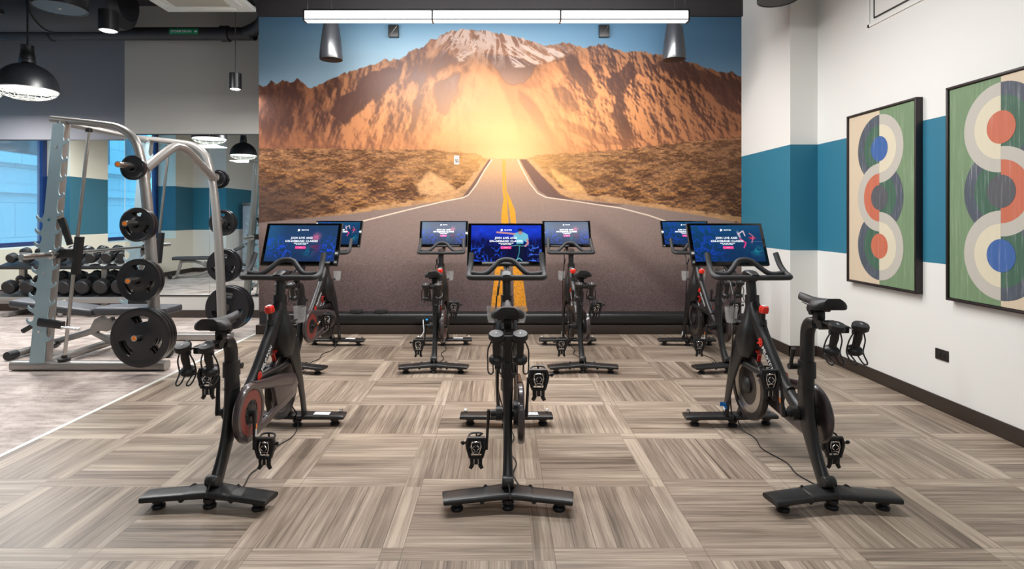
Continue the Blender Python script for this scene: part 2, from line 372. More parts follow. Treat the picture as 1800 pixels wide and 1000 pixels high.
def mural_colours(W, H):
    """desert road picture, in picture units 453..1303 by 30..548"""
    x = np.linspace(453, 1303, W); y = np.linspace(30, 548, H)
    X, Y = np.meshgrid(x, y)
    # sky
    c = np.zeros(X.shape+(3,)); c[:] = (80, 114, 140)
    c = mixc(c, (58, 92, 120), sstep(60, 30, Y)*.6)
    gl = np.exp(-(((X-760)/260)**2+((Y-110)/60)**2))
    c = mixc(c, (190, 208, 212), np.clip(gl*.55, 0, 1))
    c = mixc(c, (165, 185, 196), sstep(70, 150, Y)*.55)
    c = mixc(c, (90, 118, 142), sstep(560, 453, X)*.3)
    c = mixc(c, (70, 105, 136), sstep(1000, 1250, X)*.45)
    # ridge line
    rx = [453, 466, 474, 484, 495, 507, 520, 532, 545, 560, 580, 600, 625, 650, 662, 672, 684, 690, 700, 715, 730, 742, 755, 768, 780, 795, 810, 830, 850, 870, 890, 910, 930, 945, 960, 980, 1000, 1015, 1030, 1042, 1060, 1075, 1090, 1110, 1130, 1150, 1162, 1185, 1210, 1225, 1240, 1255, 1270, 1285, 1303]
    ry = [150, 151, 142, 146, 139, 146, 138, 147, 155, 146, 139, 129, 122, 115, 109, 104, 106, 101, 104, 93, 85, 82, 70, 66, 57, 53, 50, 53, 52, 57, 61, 65, 71, 75, 79, 75, 75, 80, 84, 79, 78, 83, 89, 91, 89, 96, 94, 101, 108, 113, 118, 123, 127, 126, 135]
    R = np.interp(X, rx, ry) + (ridged(X/9, Y*0+3, 5, 4)-.5)*7
    mt = sstep(-1.0, 1.0, Y-R)
    # mountain body: ridges fanning down from the summit
    ax, ay = 862., -30.
    th = np.arctan2(X-ax, Y-ay+1); rr = np.hypot(X-ax, Y-ay)
    wx = fbm(X/80, Y/80, 11, 4)-.5; wy = fbm(X/60, Y/70, 23, 3)-.5
    T = th*4.4 + wx*.55; Q = rr/150 + wy*.5
    def hf(T, Q, X, Y):
        return ridged(T, Q*.5, 40, 2, .45) + .22*ridged(T*3.1+3, Q*2.2, 51, 3, .5)
    e = .03
    side = np.tanh((X-885)/60)
    h0 = hf(T, Q, X, Y); h1 = hf(T+e, Q, X, Y)
    dT = (h1-h0)/e
    def relief(cx, cy, sd, o, g=.6):
        sx = (X-880)/cx; k = np.tanh((X-880)/90)*.55
        a_ = fbm(sx-k*Y/cy*.9, Y/cy, sd, o, g); b_ = fbm(sx+2.2/cx-k*Y/cy*.9, Y/cy-1.5/cy, sd, o, g)
        return (a_-b_)
    far = sstep(40, 280, np.abs(X-880)); rgt = sstep(960, 1080, X)
    lit = .56 + .05*dT*side + relief(34, 60, 77, 3)*side*5.5*(.35+far) + relief(13, 22, 83, 3, .7)*side*1.9*(.25+.5*far+.9*rgt)*sstep(-60, 60, Y-60+far*60) + relief(5, 8, 87, 2)*side*.55*(.3+far+rgt)
    lit = np.clip(lit, 0, 1)
    jit = (fbm(X/20, Y/20, 91, 4)-.5)*42
    def P_(pts): return [(453+u/1.93, 30+v/1.93) for u, v in pts]
    def poly(P, soft=5):
        m = inpoly(X+jit*.35, Y+jit*.2, P).astype(float); d = seg_dist(X+jit*.35, Y+jit*.2, P+[P[0]])
        return m*sstep(0, soft, d)
    dark = np.zeros(X.shape)
    for P, k, sf in (([(480,165),(380,180),(335,225),(250,280),(238,330),(290,375),(330,335),(430,255),(490,205)], .85, 5),
                 ([(560,130),(640,110),(700,150),(660,175),(560,220),(480,240),(500,190)], .5, 9),
                 ([(600,215),(700,188),(684,240),(645,345),(600,325),(588,262)], .6, 5),
                 ([(540,262),(566,258),(548,330),(520,410),(500,385),(520,310)], .65, 4),
                 ([(440,285),(460,280),(430,330),(390,390),(370,385),(400,335)], .4, 4),
                 ([(752,118),(870,128),(960,165),(935,205),(878,240),(842,232),(800,180)], .72, 6),
                 ([(1040,130),(1066,118),(1122,195),(1155,260),(1130,285),(1080,230),(1052,180)], .7, 4),
                 ([(985,235),(1040,230),(1095,300),(1065,345),(1010,300)], .4, 5),
                 ([(1180,215),(1262,140),(1296,190),(1252,250),(1244,330),(1296,425),(1236,420),(1196,340),(1204,270)], .75, 5),
                 ([(1320,160),(1400,130),(1500,170),(1640,220),(1640,345),(1560,300),(1500,235),(1420,215)], .72, 8),
                 ([(1000,322),(1060,350),(1140,378),(1290,430),(1250,446),(1150,436),(1050,392)], .55, 5),
                 ([(886,240),(950,295),(1000,380),(1020,436),(985,440),(925,350),(880,285)], .35, 5),
                 ([(0,235),(60,215),(175,250),(120,330),(60,420),(0,440)], .55, 12),
                 ([(190,250),(260,200),(300,215),(220,290),(150,380),(100,420),(120,340)], .45, 9)):
        dark = np.maximum(dark, k*poly(P_(P), sf))
    lit = lit*(1-.9*dark)
    spur = np.maximum.reduce([.9*poly(P_([(735,128),(760,150),(820,200),(860,300),(900,440),(560,445),(640,350),(700,215)]), 10),
                              .7*poly(P_([(690,160),(735,130),(700,190),(600,215),(540,262),(430,360),(330,440),(120,445),(250,375),(430,258),(560,222)]), 5),
                              .6*poly(P_([(900,240),(960,240),(1100,330),(1250,430),(1010,440),(940,300)]), 6),
                              .7*poly(P_([(960,160),(1040,140),(1060,200),(1000,235),(1040,330),(960,240)]), 5),
                              .6*poly(P_([(1120,200),(1180,160),(1230,160),(1180,215),(1200,300),(1230,420),(1180,380),(1110,300)]), 5),
                              .6*poly(P_([(1300,200),(1420,225),(1500,260),(1540,330),(1480,420),(1320,440),(1260,320)]), 6)])
    lit = np.clip(lit + spur*.24, 0, 1)
    rock = mixc(np.zeros(X.shape+(3,))+(66, 43, 38), (184, 122, 80), sstep(.08, .98, lit))
    cool = sstep(.5, .1, lit)*np.exp(-(((X-840)/150)**2+((Y-150)/70)**2))
    rock = mixc(rock, (136, 118, 116), np.clip(cool*.6, 0, 1))
    rock = mixc(rock, (72, 42, 33), sstep(700, 470, X)*.62)
    rock = mixc(rock, (78, 48, 37), sstep(1080, 1290, X)*.52)
    rock = mixc(rock, (92, 76, 74), sstep(150, 60, Y)*.5)
    # snow near the summit
    sn = .8*sstep(.60, .72, ridged(T*2.9+wx, Q*3.6, 66, 5, .7)) * sstep(128, 70, Y+np.abs(X-858)*.12+wy*30) * sstep(720, 790, X)*sstep(1040, 960, X)
    sn = np.maximum(sn, .8*sstep(.58, .74, ridged(X/14+Y/9, Y/16-X/30, 68, 5, .6))*poly([(800,95),(845,66),(850,84),(812,112),(802,110)]))
    sn = np.maximum(sn, .95*sstep(.56, .72, ridged(X/10-Y/7, Y/18, 69, 5, .6))*poly([(878,72),(962,82),(1015,85),(955,118),(900,122)]))
    sn = np.maximum(sn, .75*sstep(.55, .72, ridged(X/9, Y/15, 70, 4, .7))*poly([(773,60),(800,52),(870,55),(880,68),(800,80)]))
    rock = mixc(rock, (204, 192, 186), np.clip(sn, 0, 1)*.66)
    # sun haze
    g = np.exp(-(((X-885)/185)**2+((Y-268)/105)**2))
    rock = mixc(rock, (222, 156, 92), np.clip(g*.72, 0, 1))
    g2 = np.exp(-(((X-888)/80)**2+((Y-276)/46)**2))
    rock = mixc(rock, (238, 204, 140), np.clip(g2*.95, 0, 1))
    g3 = np.exp(-(((X-840)/120)**2+((Y-195)/70)**2))
    rock = mixc(rock, (196, 156, 122), np.clip(g3*.38, 0, 1))
    rock = mixc(rock, (150, 138, 138), .34*np.exp(-(((X-725)/95)**2+((Y-135)/60)**2)))
    rock = mixc(rock, (176, 112, 74), sstep(215, 262, Y)*.35)
    c = c*(1-mt[..., None]) + rock*mt[..., None]
    # scrub plain
    hz = np.interp(X, [453, 620, 760, 830, 858, 925, 945, 1000, 1100, 1200, 1303], [262, 262, 264, 270, 280, 280, 272, 270, 262, 250, 240]) + (fbm(X/8, Y*0, 9, 4)-.5)*6
    pl = sstep(-1.5, 1.5, Y-hz)
    pers = np.clip((Y-240)/110, .12, 2.)
    b3 = fbm(X/3, Y/2.5, 131, 3)
    kk = np.clip((Y-262)/75, 0, 1)
    def sc_(dy): return (1-kk)*fbm(X/13, (Y-dy*.5)/4.2, 101, 4, .62)+kk*fbm(X/30, (Y-dy*2.6)/15, 105, 5, .66)
    q = sc_(0); q2 = sc_(1)
    b2 = ridged(X/14, Y/7, 121, 5, .6)
    hi = np.clip((q2-q)*-9, -1, 1)
    cl = sstep(.40, .60, q)
    scrub = mixc(np.zeros(X.shape+(3,))+(140, 99, 68), (88, 58, 38), cl)
    scrub = mixc(scrub, (60, 40, 34), np.clip(-hi, 0, 1)*.75)
    scrub = mixc(scrub, (178, 124, 72), np.clip(hi, 0, 1)*.75)
    scrub = scrub*(1+(b3-.5)[..., None]*.5)
    scrub = mixc(scrub, (206, 158, 112), np.clip(poly([(722,322),(756,298),(790,318),(812,340),(780,348),(735,346)], 8)*(.35+.7*b2), 0, 1))
    scrub = mixc(scrub, (226, 172, 108), np.clip(poly([(955,285),(985,300),(1020,318),(1040,345),(1000,342),(975,325)], 8)*(.35+.6*b2), 0, 1))
    scrub = mixc(scrub, (218, 164, 98), np.clip(np.exp(-(((X-890)/130)**2+((Y-282)/42)**2))*.75, 0, 1))
    scrub = mixc(scrub, (64, 50, 48), sstep(640, 453, X)*sstep(300, 350, Y)*.75)
    scrub = mixc(scrub, (76, 52, 44), sstep(1180, 1303, X)*.30)
    c = c*(1-pl[..., None]) + scrub*pl[..., None]
    # sandy shoulders
    sj = (fbm(X/10, Y/4, 171, 4)-.5)*9
    shL = [(858,278),(845,290),(818,322),(796,338),(740,350),(640,366),(540,382),(453,394),(453,402),(600,390),(760,362),(812,352),(834,318),(862,279)]
    shR = [(920,278),(936,282),(955,300),(985,330),(1010,340),(1080,346),(1160,360),(1240,374),(1303,382),(1303,392),(1230,386),(1100,362),(1010,352),(985,348),(950,315),(925,280)]
    for P in (shL, shR):
        m = soften(inpoly(X, Y+sj, P).astype(float))
        c = mixc(c, (196, 150, 106), m*(.45+.5*b2)*sstep(440, 640, X))
    # road
    road = [(860,279.5),(924,279.5),(934,290),(950,308),(962,325),(975,340),(1003,350),(1060,355),(1150,366),(1230,379),(1303,393),(1303,560),(453,560),(453,392),(600,378),(700,365),(790,352),(812,345),(826,328),(840,308),(850,292)]
    m = soften(inpoly(X, Y+(b3-.5)*1.5, road).astype(float))
    grain = fbm(X/1.3, Y/1.3, 201, 3, .8)
    asp = mixc(np.zeros(X.shape+(3,))+(140, 120, 112), (94, 79, 79), sstep(400, 540, Y))
    asp = mixc(asp, (106, 90, 86), sstep(700, 453, X)*.5)
    asp = mixc(asp, (168, 132, 106), sstep(400, 290, Y)*np.exp(-((X-890)/190)**2))
    asp = mixc(asp, (214, 162, 112), sstep(340, 282, Y)*.7)
    asp = asp + ((grain-.5)*(18+40*sstep(350, 540, Y)))[..., None]
    trk = np.exp(-((X-(1040+(Y-390)*1.2))/22)**2)*sstep(360, 420, Y)*.22 + np.exp(-((X-(715-(Y-390)*.9))/24)**2)*sstep(370, 430, Y)*-.10
    asp = mixc(asp, (60, 46, 46), np.clip(trk, 0, 1))
    c = mixc(c, (0, 0, 0), m*0) * (1-m[..., None]) + asp*m[..., None]
    shade = inpoly(X, Y, [(862,281),(822,344),(812,346),(826,328),(850,292),(858,280)]) | inpoly(X, Y, [(912,280),(924,280),(950,308),(985,342),(1010,352),(1100,361),(1060,362),(965,348),(945,335),(920,295)])
    c = mixc(c, (92, 66, 60), soften(shade.astype(float))*.7)
    # lines
    for P, w0, w1 in (([(863,281),(850,300),(836,325),(822,343),(812,348),(780,354),(720,368),(640,388),(600,398)], .55, .95),
                      ([(909,281),(918,300),(930,322),(944,340),(958,347),(1010,354),(1090,366),(1140,379),(1172,390),(1210,402)], .55, .95)):
        d = seg_dist(X, Y, P); w = w0+(w1-w0)*sstep(340, 400, Y)
        c = mixc(c, (236, 214, 190), sstep(w+.8, w-.3, d)*.9)
    def band(ya, xa, xb, col, j=1.):
        l = np.interp(Y, ya, xa); r = np.interp(Y, ya, xb); k = (b3-.5)*j
        return (sstep(-.8, .8, X-l+k)*sstep(-.8, .8, r-X+k))*(Y > ya[0])*(Y <= ya[-1]), col
    gy = sstep(.30, .52, grain+.1*sstep(520, 350, Y))
    m, col = band([280, 335, 350, 370, 400, 460, 548.5], [882.5, 882, 884, 881, 879, 871, 860.5], [884, 885, 889.5, 891, 893.5, 890, 882], 0)
    c = mixc(c, (226, 150, 44), m*(.55+.45*gy))
    m, col = band([280, 335, 350, 370, 400, 460, 548.5], [885.2, 886.5, 891, 894, 897.5, 900, 903], [886.6, 889, 896, 904, 907, 914, 926], 0)
    c = mixc(c, (226, 150, 44), m*(.55+.45*gy))
    # little speed sign beside the road
    s = ((X > 797) & (X < 806) & (Y > 274) & (Y < 289)); c = mixc(c, (206, 200, 196), s*.9)
    for sx in (799, 802.2):
        for P in ([(sx+2, 280.5), (sx, 280.5), (sx, 282.5), (sx+2, 283), (sx+2, 285.5), (sx, 285.5)],):
            c = mixc(c, (60, 55, 60), sstep(.75, .3, seg_dist(X, Y, P)))
    c = mixc(c, (90, 86, 90), sstep(.6, .2, seg_dist(X, Y, [(799, 277), (804.5, 277)]))*.8)
    return np.clip(c, 0, 255)

def screen_colours(kind, W, H):
    """the class advertisement shown on a bike's display; 0..16 by 0..9"""
    X, Y = np.meshgrid(np.linspace(0, 16, W), np.linspace(0, 9, H))
    n1 = fbm(X*.9, Y*.9, 300+kind, 4); n2 = ridged(X*1.3+n1, Y*1.3, 310+kind, 4)
    c = np.zeros(X.shape+(3,))
    def bl(px, py, sx, sy, rot=0, p=2):
        a = math.radians(rot); u = (X-px)*math.cos(a)+(Y-py)*math.sin(a); v = -(X-px)*math.sin(a)+(Y-py)*math.cos(a)
        return np.exp(-(np.abs(u/sx)**p+np.abs(v/sy)**p))
    if kind == 1:      # rider in a pale blue shirt in front of a blue lit crowd
        c[:] = (14, 30, 120)
        c = mixc(c, (30, 70, 235), np.clip(sstep(4.5, 1.5, Y)*(.45+.6*n1), 0, 1))
        c = mixc(c, (46, 60, 190), bl(1.2, 1.4, .6, 1.6, 0, 6)*.6)
        c = mixc(c, (6, 10, 50), sstep(4.6, 6.4, Y+n1)*.9)
        c = mixc(c, (30, 90, 240), sstep(.72, .80, n2)*sstep(3.8, 6, Y)*sstep(8.5, 6, X)*.9)
        c = mixc(c, (70, 120, 245), sstep(.72, .80, n2)*sstep(3.5, 5, Y)*sstep(12.5, 13.5, X)*.9)
        for k in range(9):
            c = mixc(c, (8, 14, 66), bl(.5+k*1.1, 4.3+.5*math.sin(k*2.1), .42, .7, 0, 4)*.85)
        for k in range(4):
            c = mixc(c, (8, 14, 66), bl(13.6+k*.75, 4.4+.3*math.sin(k*1.7), .36, .8, 0, 4)*.85)
        sh = inpoly(X, Y, [(9.7,2.0),(10.7,1.75),(11.9,1.75),(12.9,2.3),(13.1,3.6),(12.6,4.3),(12.0,3.8),(11.8,4.8),(10.4,4.9),(10.2,3.4),(9.6,2.8)])
        c = mixc(c, (120, 205, 226), sh*.95)
        c = mixc(c, (210, 150, 150), sstep(.26, .18, seg_dist(X, Y, [(9.9,2.2),(8.2,1.95),(5.9,1.75)])))
        c = mixc(c, (210, 140, 140), sstep(.26, .16, seg_dist(X, Y, [(12.8,3.6),(12.9,4.6),(12.3,5.2)])))
        c = mixc(c, (196, 140, 128), bl(11.2, 1.75, .42, .6, 0, 4))
        c = mixc(c, (24, 30, 50), bl(11.2, 1.15, .55, .33, 0, 4))
        c = mixc(c, (8, 20, 50), inpoly(X, Y, [(10.2,4.6),(11.9,4.6),(12.1,6.5),(11.2,8.8),(10.4,8.8),(10.0,6.5)])*.9)
        c = mixc(c, (110, 190, 180), sstep(.10, .04, seg_dist(X, Y, [(9.2,5.2),(10.4,5.0),(11.7,5.2),(12.6,5.0)])))
        c = mixc(c, (80, 180, 200), sstep(.10, .03, seg_dist(X, Y, [(11,5.2),(10.9,6.9),(10.4,8.6)])))
        c = mixc(c, (120, 210, 210), sstep(.14, .05, seg_dist(X, Y, [(10.1,8.7),(10.9,8.2),(11.5,8.7)])))
    elif kind == 0:    # dim studio with blue riders
        c[:] = (36, 66, 104)
        c = mixc(c, (44, 104, 148), sstep(5, 0, X)*.6)
        c = mixc(c, (28, 46, 84), sstep(4, 8, Y)*.6)
        ring = sstep(.66, .78, n2)
        c = mixc(c, (30, 80, 235), np.clip(ring*(bl(2.2, 5.2, 2.6, 2.2)+bl(14.2, 6.0, 2.0, 2.6)), 0, 1))
        for cx, cy, s in ((1.6,4.6,1.1),(3.4,6.6,1.3),(14.2,6.3,1.4),(5.0,7.6,1.0)):
            d = np.abs(np.hypot(X-cx, (Y-cy)*.85)-s); c = mixc(c, (40, 90, 250), sstep(.12, .04, d)*sstep(.3, .6, n1)*.9)
        c = mixc(c, (210, 110, 150), bl(11.2, 3.0, .9, 1.1, 25, 3)*(.3+.9*n2))
        c = mixc(c, (40, 60, 110), bl(10.4, 1.6, .6, .7)*.8)
        c = mixc(c, (120, 40, 80), bl(11.0, 5.6, 1.2, 1.4)*sstep(.55, .75, n2))
        c = mixc(c, (24, 110, 140), bl(9.8, 6.6, 1.2, 1.2)*sstep(.5, .7, n2)*.8)
    else:              # teal studio with pink riders
        c[:] = (14, 62, 104)
        c = mixc(c, (10, 40, 80), sstep(3, 8, Y)*.6)
        c = mixc(c, (24, 84, 128), sstep(3, 0, Y)*.6)
        c = mixc(c, (24, 70, 200), sstep(.68, .78, n2)*sstep(9, 4, X)*.7)
        c = mixc(c, (235, 205, 220), bl(10.9, 2.4, .28, .9, -15, 3)*.9)
        c = mixc(c, (230, 200, 210), sstep(.18, .08, seg_dist(X, Y, [(10.8,2.2),(12.0,1.4),(12.3,2.6)])))
        c = mixc(c, (230, 60, 130), sstep(.22, .1, seg_dist(X, Y, [(11.0,3.4),(12.2,4.4),(11.6,5.6)])))
        c = mixc(c, (200, 40, 90), bl(13.9, 3.2, .8, .32, 0, 3))
        c = mixc(c, (220, 120, 150), sstep(.14, .05, seg_dist(X, Y, [(13.4,2.0),(14.2,2.8),(13.6,4.4)])))
        c = mixc(c, (24, 120, 140), bl(14.4, 6.4, 1.5, 1.1)*sstep(.45, .65, n2))
        c = mixc(c, (130, 150, 190), sstep(.05, .02, np.abs(Y-4.1))*(X > 13.2)*.7)
    return np.clip(c, 0, 255)

# ---------------------------------------------------------------- the room
XL, XR, YB, ZC = -7.48, 3.06, -5.0, 4.15
bm = bx(B(), -2.80, XR, YB, 6.6, -.05, 0); struct('floor', bm, M['plank'])
bm = bx(B(), -8.0, -2.83, YB, 8.13, -.05, -.001); struct('floor', bm, M['gym'])
tag(obj('trim_floor_strip', bx(B(), -2.83, -2.80, YB, 6.6, -.05, .003), M['white']), kind='structure')
bm = bx(B(), -8.0, XR, YB, 8.2, ZC, ZC+.05); struct('ceiling', bm, M['black_paint'])
# mural wall (the picture is printed on it) and its black upper part
bm = bx(B(), -2.80, 2.795, 6.604, 7.6, 0, 3.66); struct('wall_mural', bm, M['black_paint'])
bm = bx(B(), -2.80, 2.795, 6.56, 7.6, 3.66, ZC); struct('wall_mural_bulkhead', bm, M['black_paint'])
mw, mh = 5.60, 3.66-.245
me = picture_grid('mural', mural_colours(1060, 650), mw, mh, M['mural'], 1.0)
mo = bpy.data.objects.new('wall_mural_print', me); C.objects.link(mo); mo.location = (-2.805+mw/2, 6.60, .245+mh/2)
tag(mo, 'full-wall printed mural of a desert road running towards snow-dusted orange mountains', 'mural')
mo.name = 'wall_mural_print'
# right wall, corner column
struct('wall_right', bx(B(), XR, XR+.1, YB, 8.2, 0, ZC), M['band'])
struct('wall_right_column', bx(B(), 2.795, XR, 5.49, 7.6, 0, ZC), M['band'])
bs = B(); bx(bs, XR-.012, XR, YB, 5.478, 0, .10, .003); struct('baseboard_right', bs, M['base'])
bs = B(); bx(bs, 2.783, 2.795, 5.478, 6.49, 0, .10); bx(bs, 2.783, XR-.012, 5.478, 5.49, 0, .10); struct('baseboard_column', bs, M['base'])
struct('baseboard_mural', bx(B(), -2.80, 2.783, 6.50, 6.60, 0, .105, .004), M['base'])
# black cable trunking bar above the base, with sockets
bar = tag(obj('cable_trunking', loft(B(), [(-2.46, 6.55, .172), (2.78, 6.55, .172)], [(.13, .10)]*2, 16, 3.2, (0, 0, 1), 1), M['frame']),
          'long glossy black trunking bar running along the foot of the mural', 'trunking')
for x, l in ((-1.66, 'black floor-box outlet on the trunking bar, left one beneath the mural'), (-1.38, 'black floor-box outlet on the trunking bar, right one beneath the mural')):
    o = thing('power_outlet', l, 'outlet', (x, 6.55, .237), group='outlets on the trunking bar')
    obj('housing', lathe(B(), [(.001, 0), (.075, 0), (.08, .012), (.07, .034), (.001, .036)], n=20, sc_=(1, .55, 1)), M['black'], o)
led = thing('power_strip', 'small black power strip with a blue light beside the middle-left bike', 'power strip', (-.86, 6.49, .14))
obj('housing', box(B(), (0, 0, .03), (.22, .04, .05), .006), M['black'], led)
obj('indicator_light', box(B(), (.02, -.021, .035), (.022, .004, .016), .002), M['blueled'], led)
obj('cord', tube(B(), [(-.02, -.02, .03), (-.01, -.08, -.02), (.0, -.12, -.08), (-.03, -.2, -.13), (-.05, -.4, -.134)], .006, 6, 5), M['label'], led)

# gym end wall in two depths, with mirrors
struct('wall_back_gym', bx(B(), -5.01, -2.80, 7.58, 8.2, 0, ZC), M['greige'])
struct('wall_back_recess', bx(B(), -8.0, -5.01, 8.13, 8.2, 0, ZC), M['slate'])
bs = B(); bx(bs, -5.022, -2.80, 7.568, 7.58, 0, .10); bx(bs, -8, -5.022, 8.118, 8.13, 0, .10); struct('baseboard_back_gym', bs, M['base'])
def mirror(x0, x1, y, z0, z1, label):
    o = thing('wall_mirror', label, 'mirror', ((x0+x1)/2, y, z0), group='gym wall mirrors')
    hw = (x1-x0)/2; h = z1-z0
    obj('glass', bx(B(), -hw+.002, hw-.002, -.008, 0, 0, h), M['mirror'], o)
    tr = B(); bx(tr, -hw, hw, -.012, 0, h, h+.014); bx(tr, -hw, hw, -.012, 0, -.014, 0); obj('trim', tr, M['mirrorline'], o)
mirror(-5.00, -3.875, 7.58, .30, 2.43, 'tall wall mirror between the dumbbell rack and the far weight plates')
mirror(-3.873, -2.803, 7.58, .30, 2.43, 'tall wall mirror nearest the left edge of the mural')
mirror(-7.9, -5.03, 8.13, .30, 2.43, 'wide wall mirror behind the dumbbell rack at the far left')

# left wall with two deep windows (seen in the mirrors)
wl = B()
bx(wl, -8.0, XL, YB, 2.05, 0, ZC); bx(wl, -8.0, XL, 5.41, 6.36, 0, ZC); bx(wl, -8.0, XL, 2.05, 5.41, 0, .85); bx(wl, -8.0, XL, 6.36, 8.13, 0, .85)
bx(wl, -8.0, XL, 2.05, 5.41, 3.3, ZC); bx(wl, -8.0, XL, 6.36, 8.13, 3.3, ZC)
struct('wall_left', wl, M['bandg'])
struct('wall_left_bump', bx(B(), XL, -6.68, YB, 1.3, 0, ZC), M['band'])
bs = B(); bx(bs, XL, XL+.012, 1.3, 8.12, 0, .10); bx(bs, XL+.012, -6.668, 1.3, 1.312, 0, .10); struct('baseboard_left', bs, M['base'])
def window(i, y0, y1, muls):
    f = B(); x = -7.93
    for z in (.85, 3.24): bx(f, x-.03, x+.03, y0, y1, z, z+.07)
    for y in [y0+.05, y1-.05]+muls: bx(f, x-.04, x+.05, y-.05, y+.05, .85, 3.3)
    o = struct('window_%d' % i, f, M['winframe'])
    obj('pane', bx(B(), x-.005, x+.005, y0+.1, y1-.1, .92, 3.24), M['glass'], o)
window(1, 2.05, 5.41, [3.7]); window(2, 6.36, 8.13, [7.5])
struct('wall_behind_camera', bx(B(), -8.0, XR, YB-.1, YB, 0, ZC), M['wall'])
# the stone building across the street, seen through the windows
def facade():
    t = NT('pale_stone_facade'); x, y, z = t.sep(t.obj())
    br = t.node('ShaderNodeTexBrick'); br.inputs['Scale'].default_value = 1.; br.inputs['Brick Width'].default_value = 1.6; br.inputs['Row Height'].default_value = .9
    br.inputs['Mortar Size'].default_value = .012; br.inputs['Color1'].default_value = (.42, .44, .46, 1); br.inputs['Color2'].default_value = (.50, .52, .54, 1); br.inputs['Mortar'].default_value = (.15, .16, .18, 1)
    t.l.new(t.xyz(y, z, 0.), br.inputs['Vector'])
    c = t.mix(t.noise(t.obj(), 14., 5, .7), br.outputs['Color'], (.62, .64, .66)); t.l.new(c, t.b.inputs['Base Color'])
    t.b.inputs['Roughness'].default_value = .7; return t.m
M['stone'] = facade(); M['darkwin'] = mat('dark_street_window', (28, 40, 52), .1, var=.2)
fb = thing('stone_building', 'pale blue-lit stone building seen through the windows in the mirrors', 'building', (-12.5, 4, -1))
obj('facade', bx(B(), -.4, 0, -9, 12, 0, 9), M['stone'], fb)
sl = B(); bx(sl, 0, .12, -9, 12, 2.95, 3.15); bx(sl, 0, .18, -9, 12, 3.7, 3.95); obj('ledge', sl, M['stone'], fb)
for k in range(8):
    obj('window', bx(B(), -.02, .04, -8.4+2.5*k, -6.9+2.5*k, 4.0, 6.6, .01), M['darkwin'], fb)
tag(obj('street', bx(B(), -12.5, -8.05, -5, 16, -1.05, -1), M['stone']), kind='structure')

# ---------------------------------------------------------------- wall things
def outlet():
    o = thing('wall_outlet', 'dark double socket plate low on the white right wall', 'outlet', (XR, 3.94, .39))
    obj('plate', box(B(), (-.004, 0, 0), (.008, .115, .075), .003), M['artframe'], o)
    s = B()
    for dy in (-.022, .022): box(s, (-.009, dy, 0), (.004, .03, .036), .002)
    obj('socket', s, M['black'], o)
outlet()
v = thing('access_panel', 'white framed access panel high on the right wall', 'panel', (XR, 3.6, 2.915))
fr = B(); bx(fr, -.012, 0, -1.1, 1.13, 0, .022); bx(fr, -.012, 0, 1.108, 1.13, 0, 1.0); bx(fr, -.012, 0, -1.1, 1.13, 1., 1.022); obj('frame', fr, M['wall'], v)
bx_ = bx(B(), -.01, 0, -1.02, 1.04, .06, .96, .003); obj('panel', bx_, M['wall'], v)
ln = B(); bx(ln, -.013, 0, -1.03, 1.05, .052, .06); bx(ln, -.013, 0, 1.04, 1.05, .052, .96); obj('gasket', ln, M['black'], v)

# framed prints
CR, GN, SL, DG, GR, CM, OR_, BL, OC = (212, 195, 170), (116, 143, 108), (80, 88, 100), (66, 102, 84), (188, 184, 174), (214, 206, 182), (196, 108, 82), (58, 98, 162), (86, 88, 94)
def art_mats():
    d = {}
    for k, c in (('CR', CR), ('GN', GN), ('SL', SL), ('DG', DG), ('GR', GR), ('CM', CM), ('OR', OR_), ('BL', BL), ('OC', OC)):
        t = NT('brushed_paint_'+{'CR': 'cream', 'GN': 'green', 'SL': 'slate', 'DG': 'dark_green', 'GR': 'grey', 'CM': 'ivory', 'OR': 'orange', 'BL': 'blue', 'OC': 'charcoal'}[k])
        x, y, z = t.sep(t.obj()); n = t.noise(t.xyz(0., t.math('MULTIPLY', y, 55.), t.math('MULTIPLY', z, 3.)), 1., 5, .65)
        amt = {'SL': .5, 'DG': .4, 'GN': .28, 'OC': .35, 'OR': .18, 'BL': .25}.get(k, .05)
        cl = lin(c); t.l.new(t.ramp(n, [(.35, tuple(q*(1-amt*.4) for q in cl)), (.55, cl), (.75, tuple(q+(.62-q)*amt for q in cl))]), t.b.inputs['Base Color'])
        t.b.inputs['Roughness'].default_value = .65; d[k] = t.m
    return d
AM = art_mats()
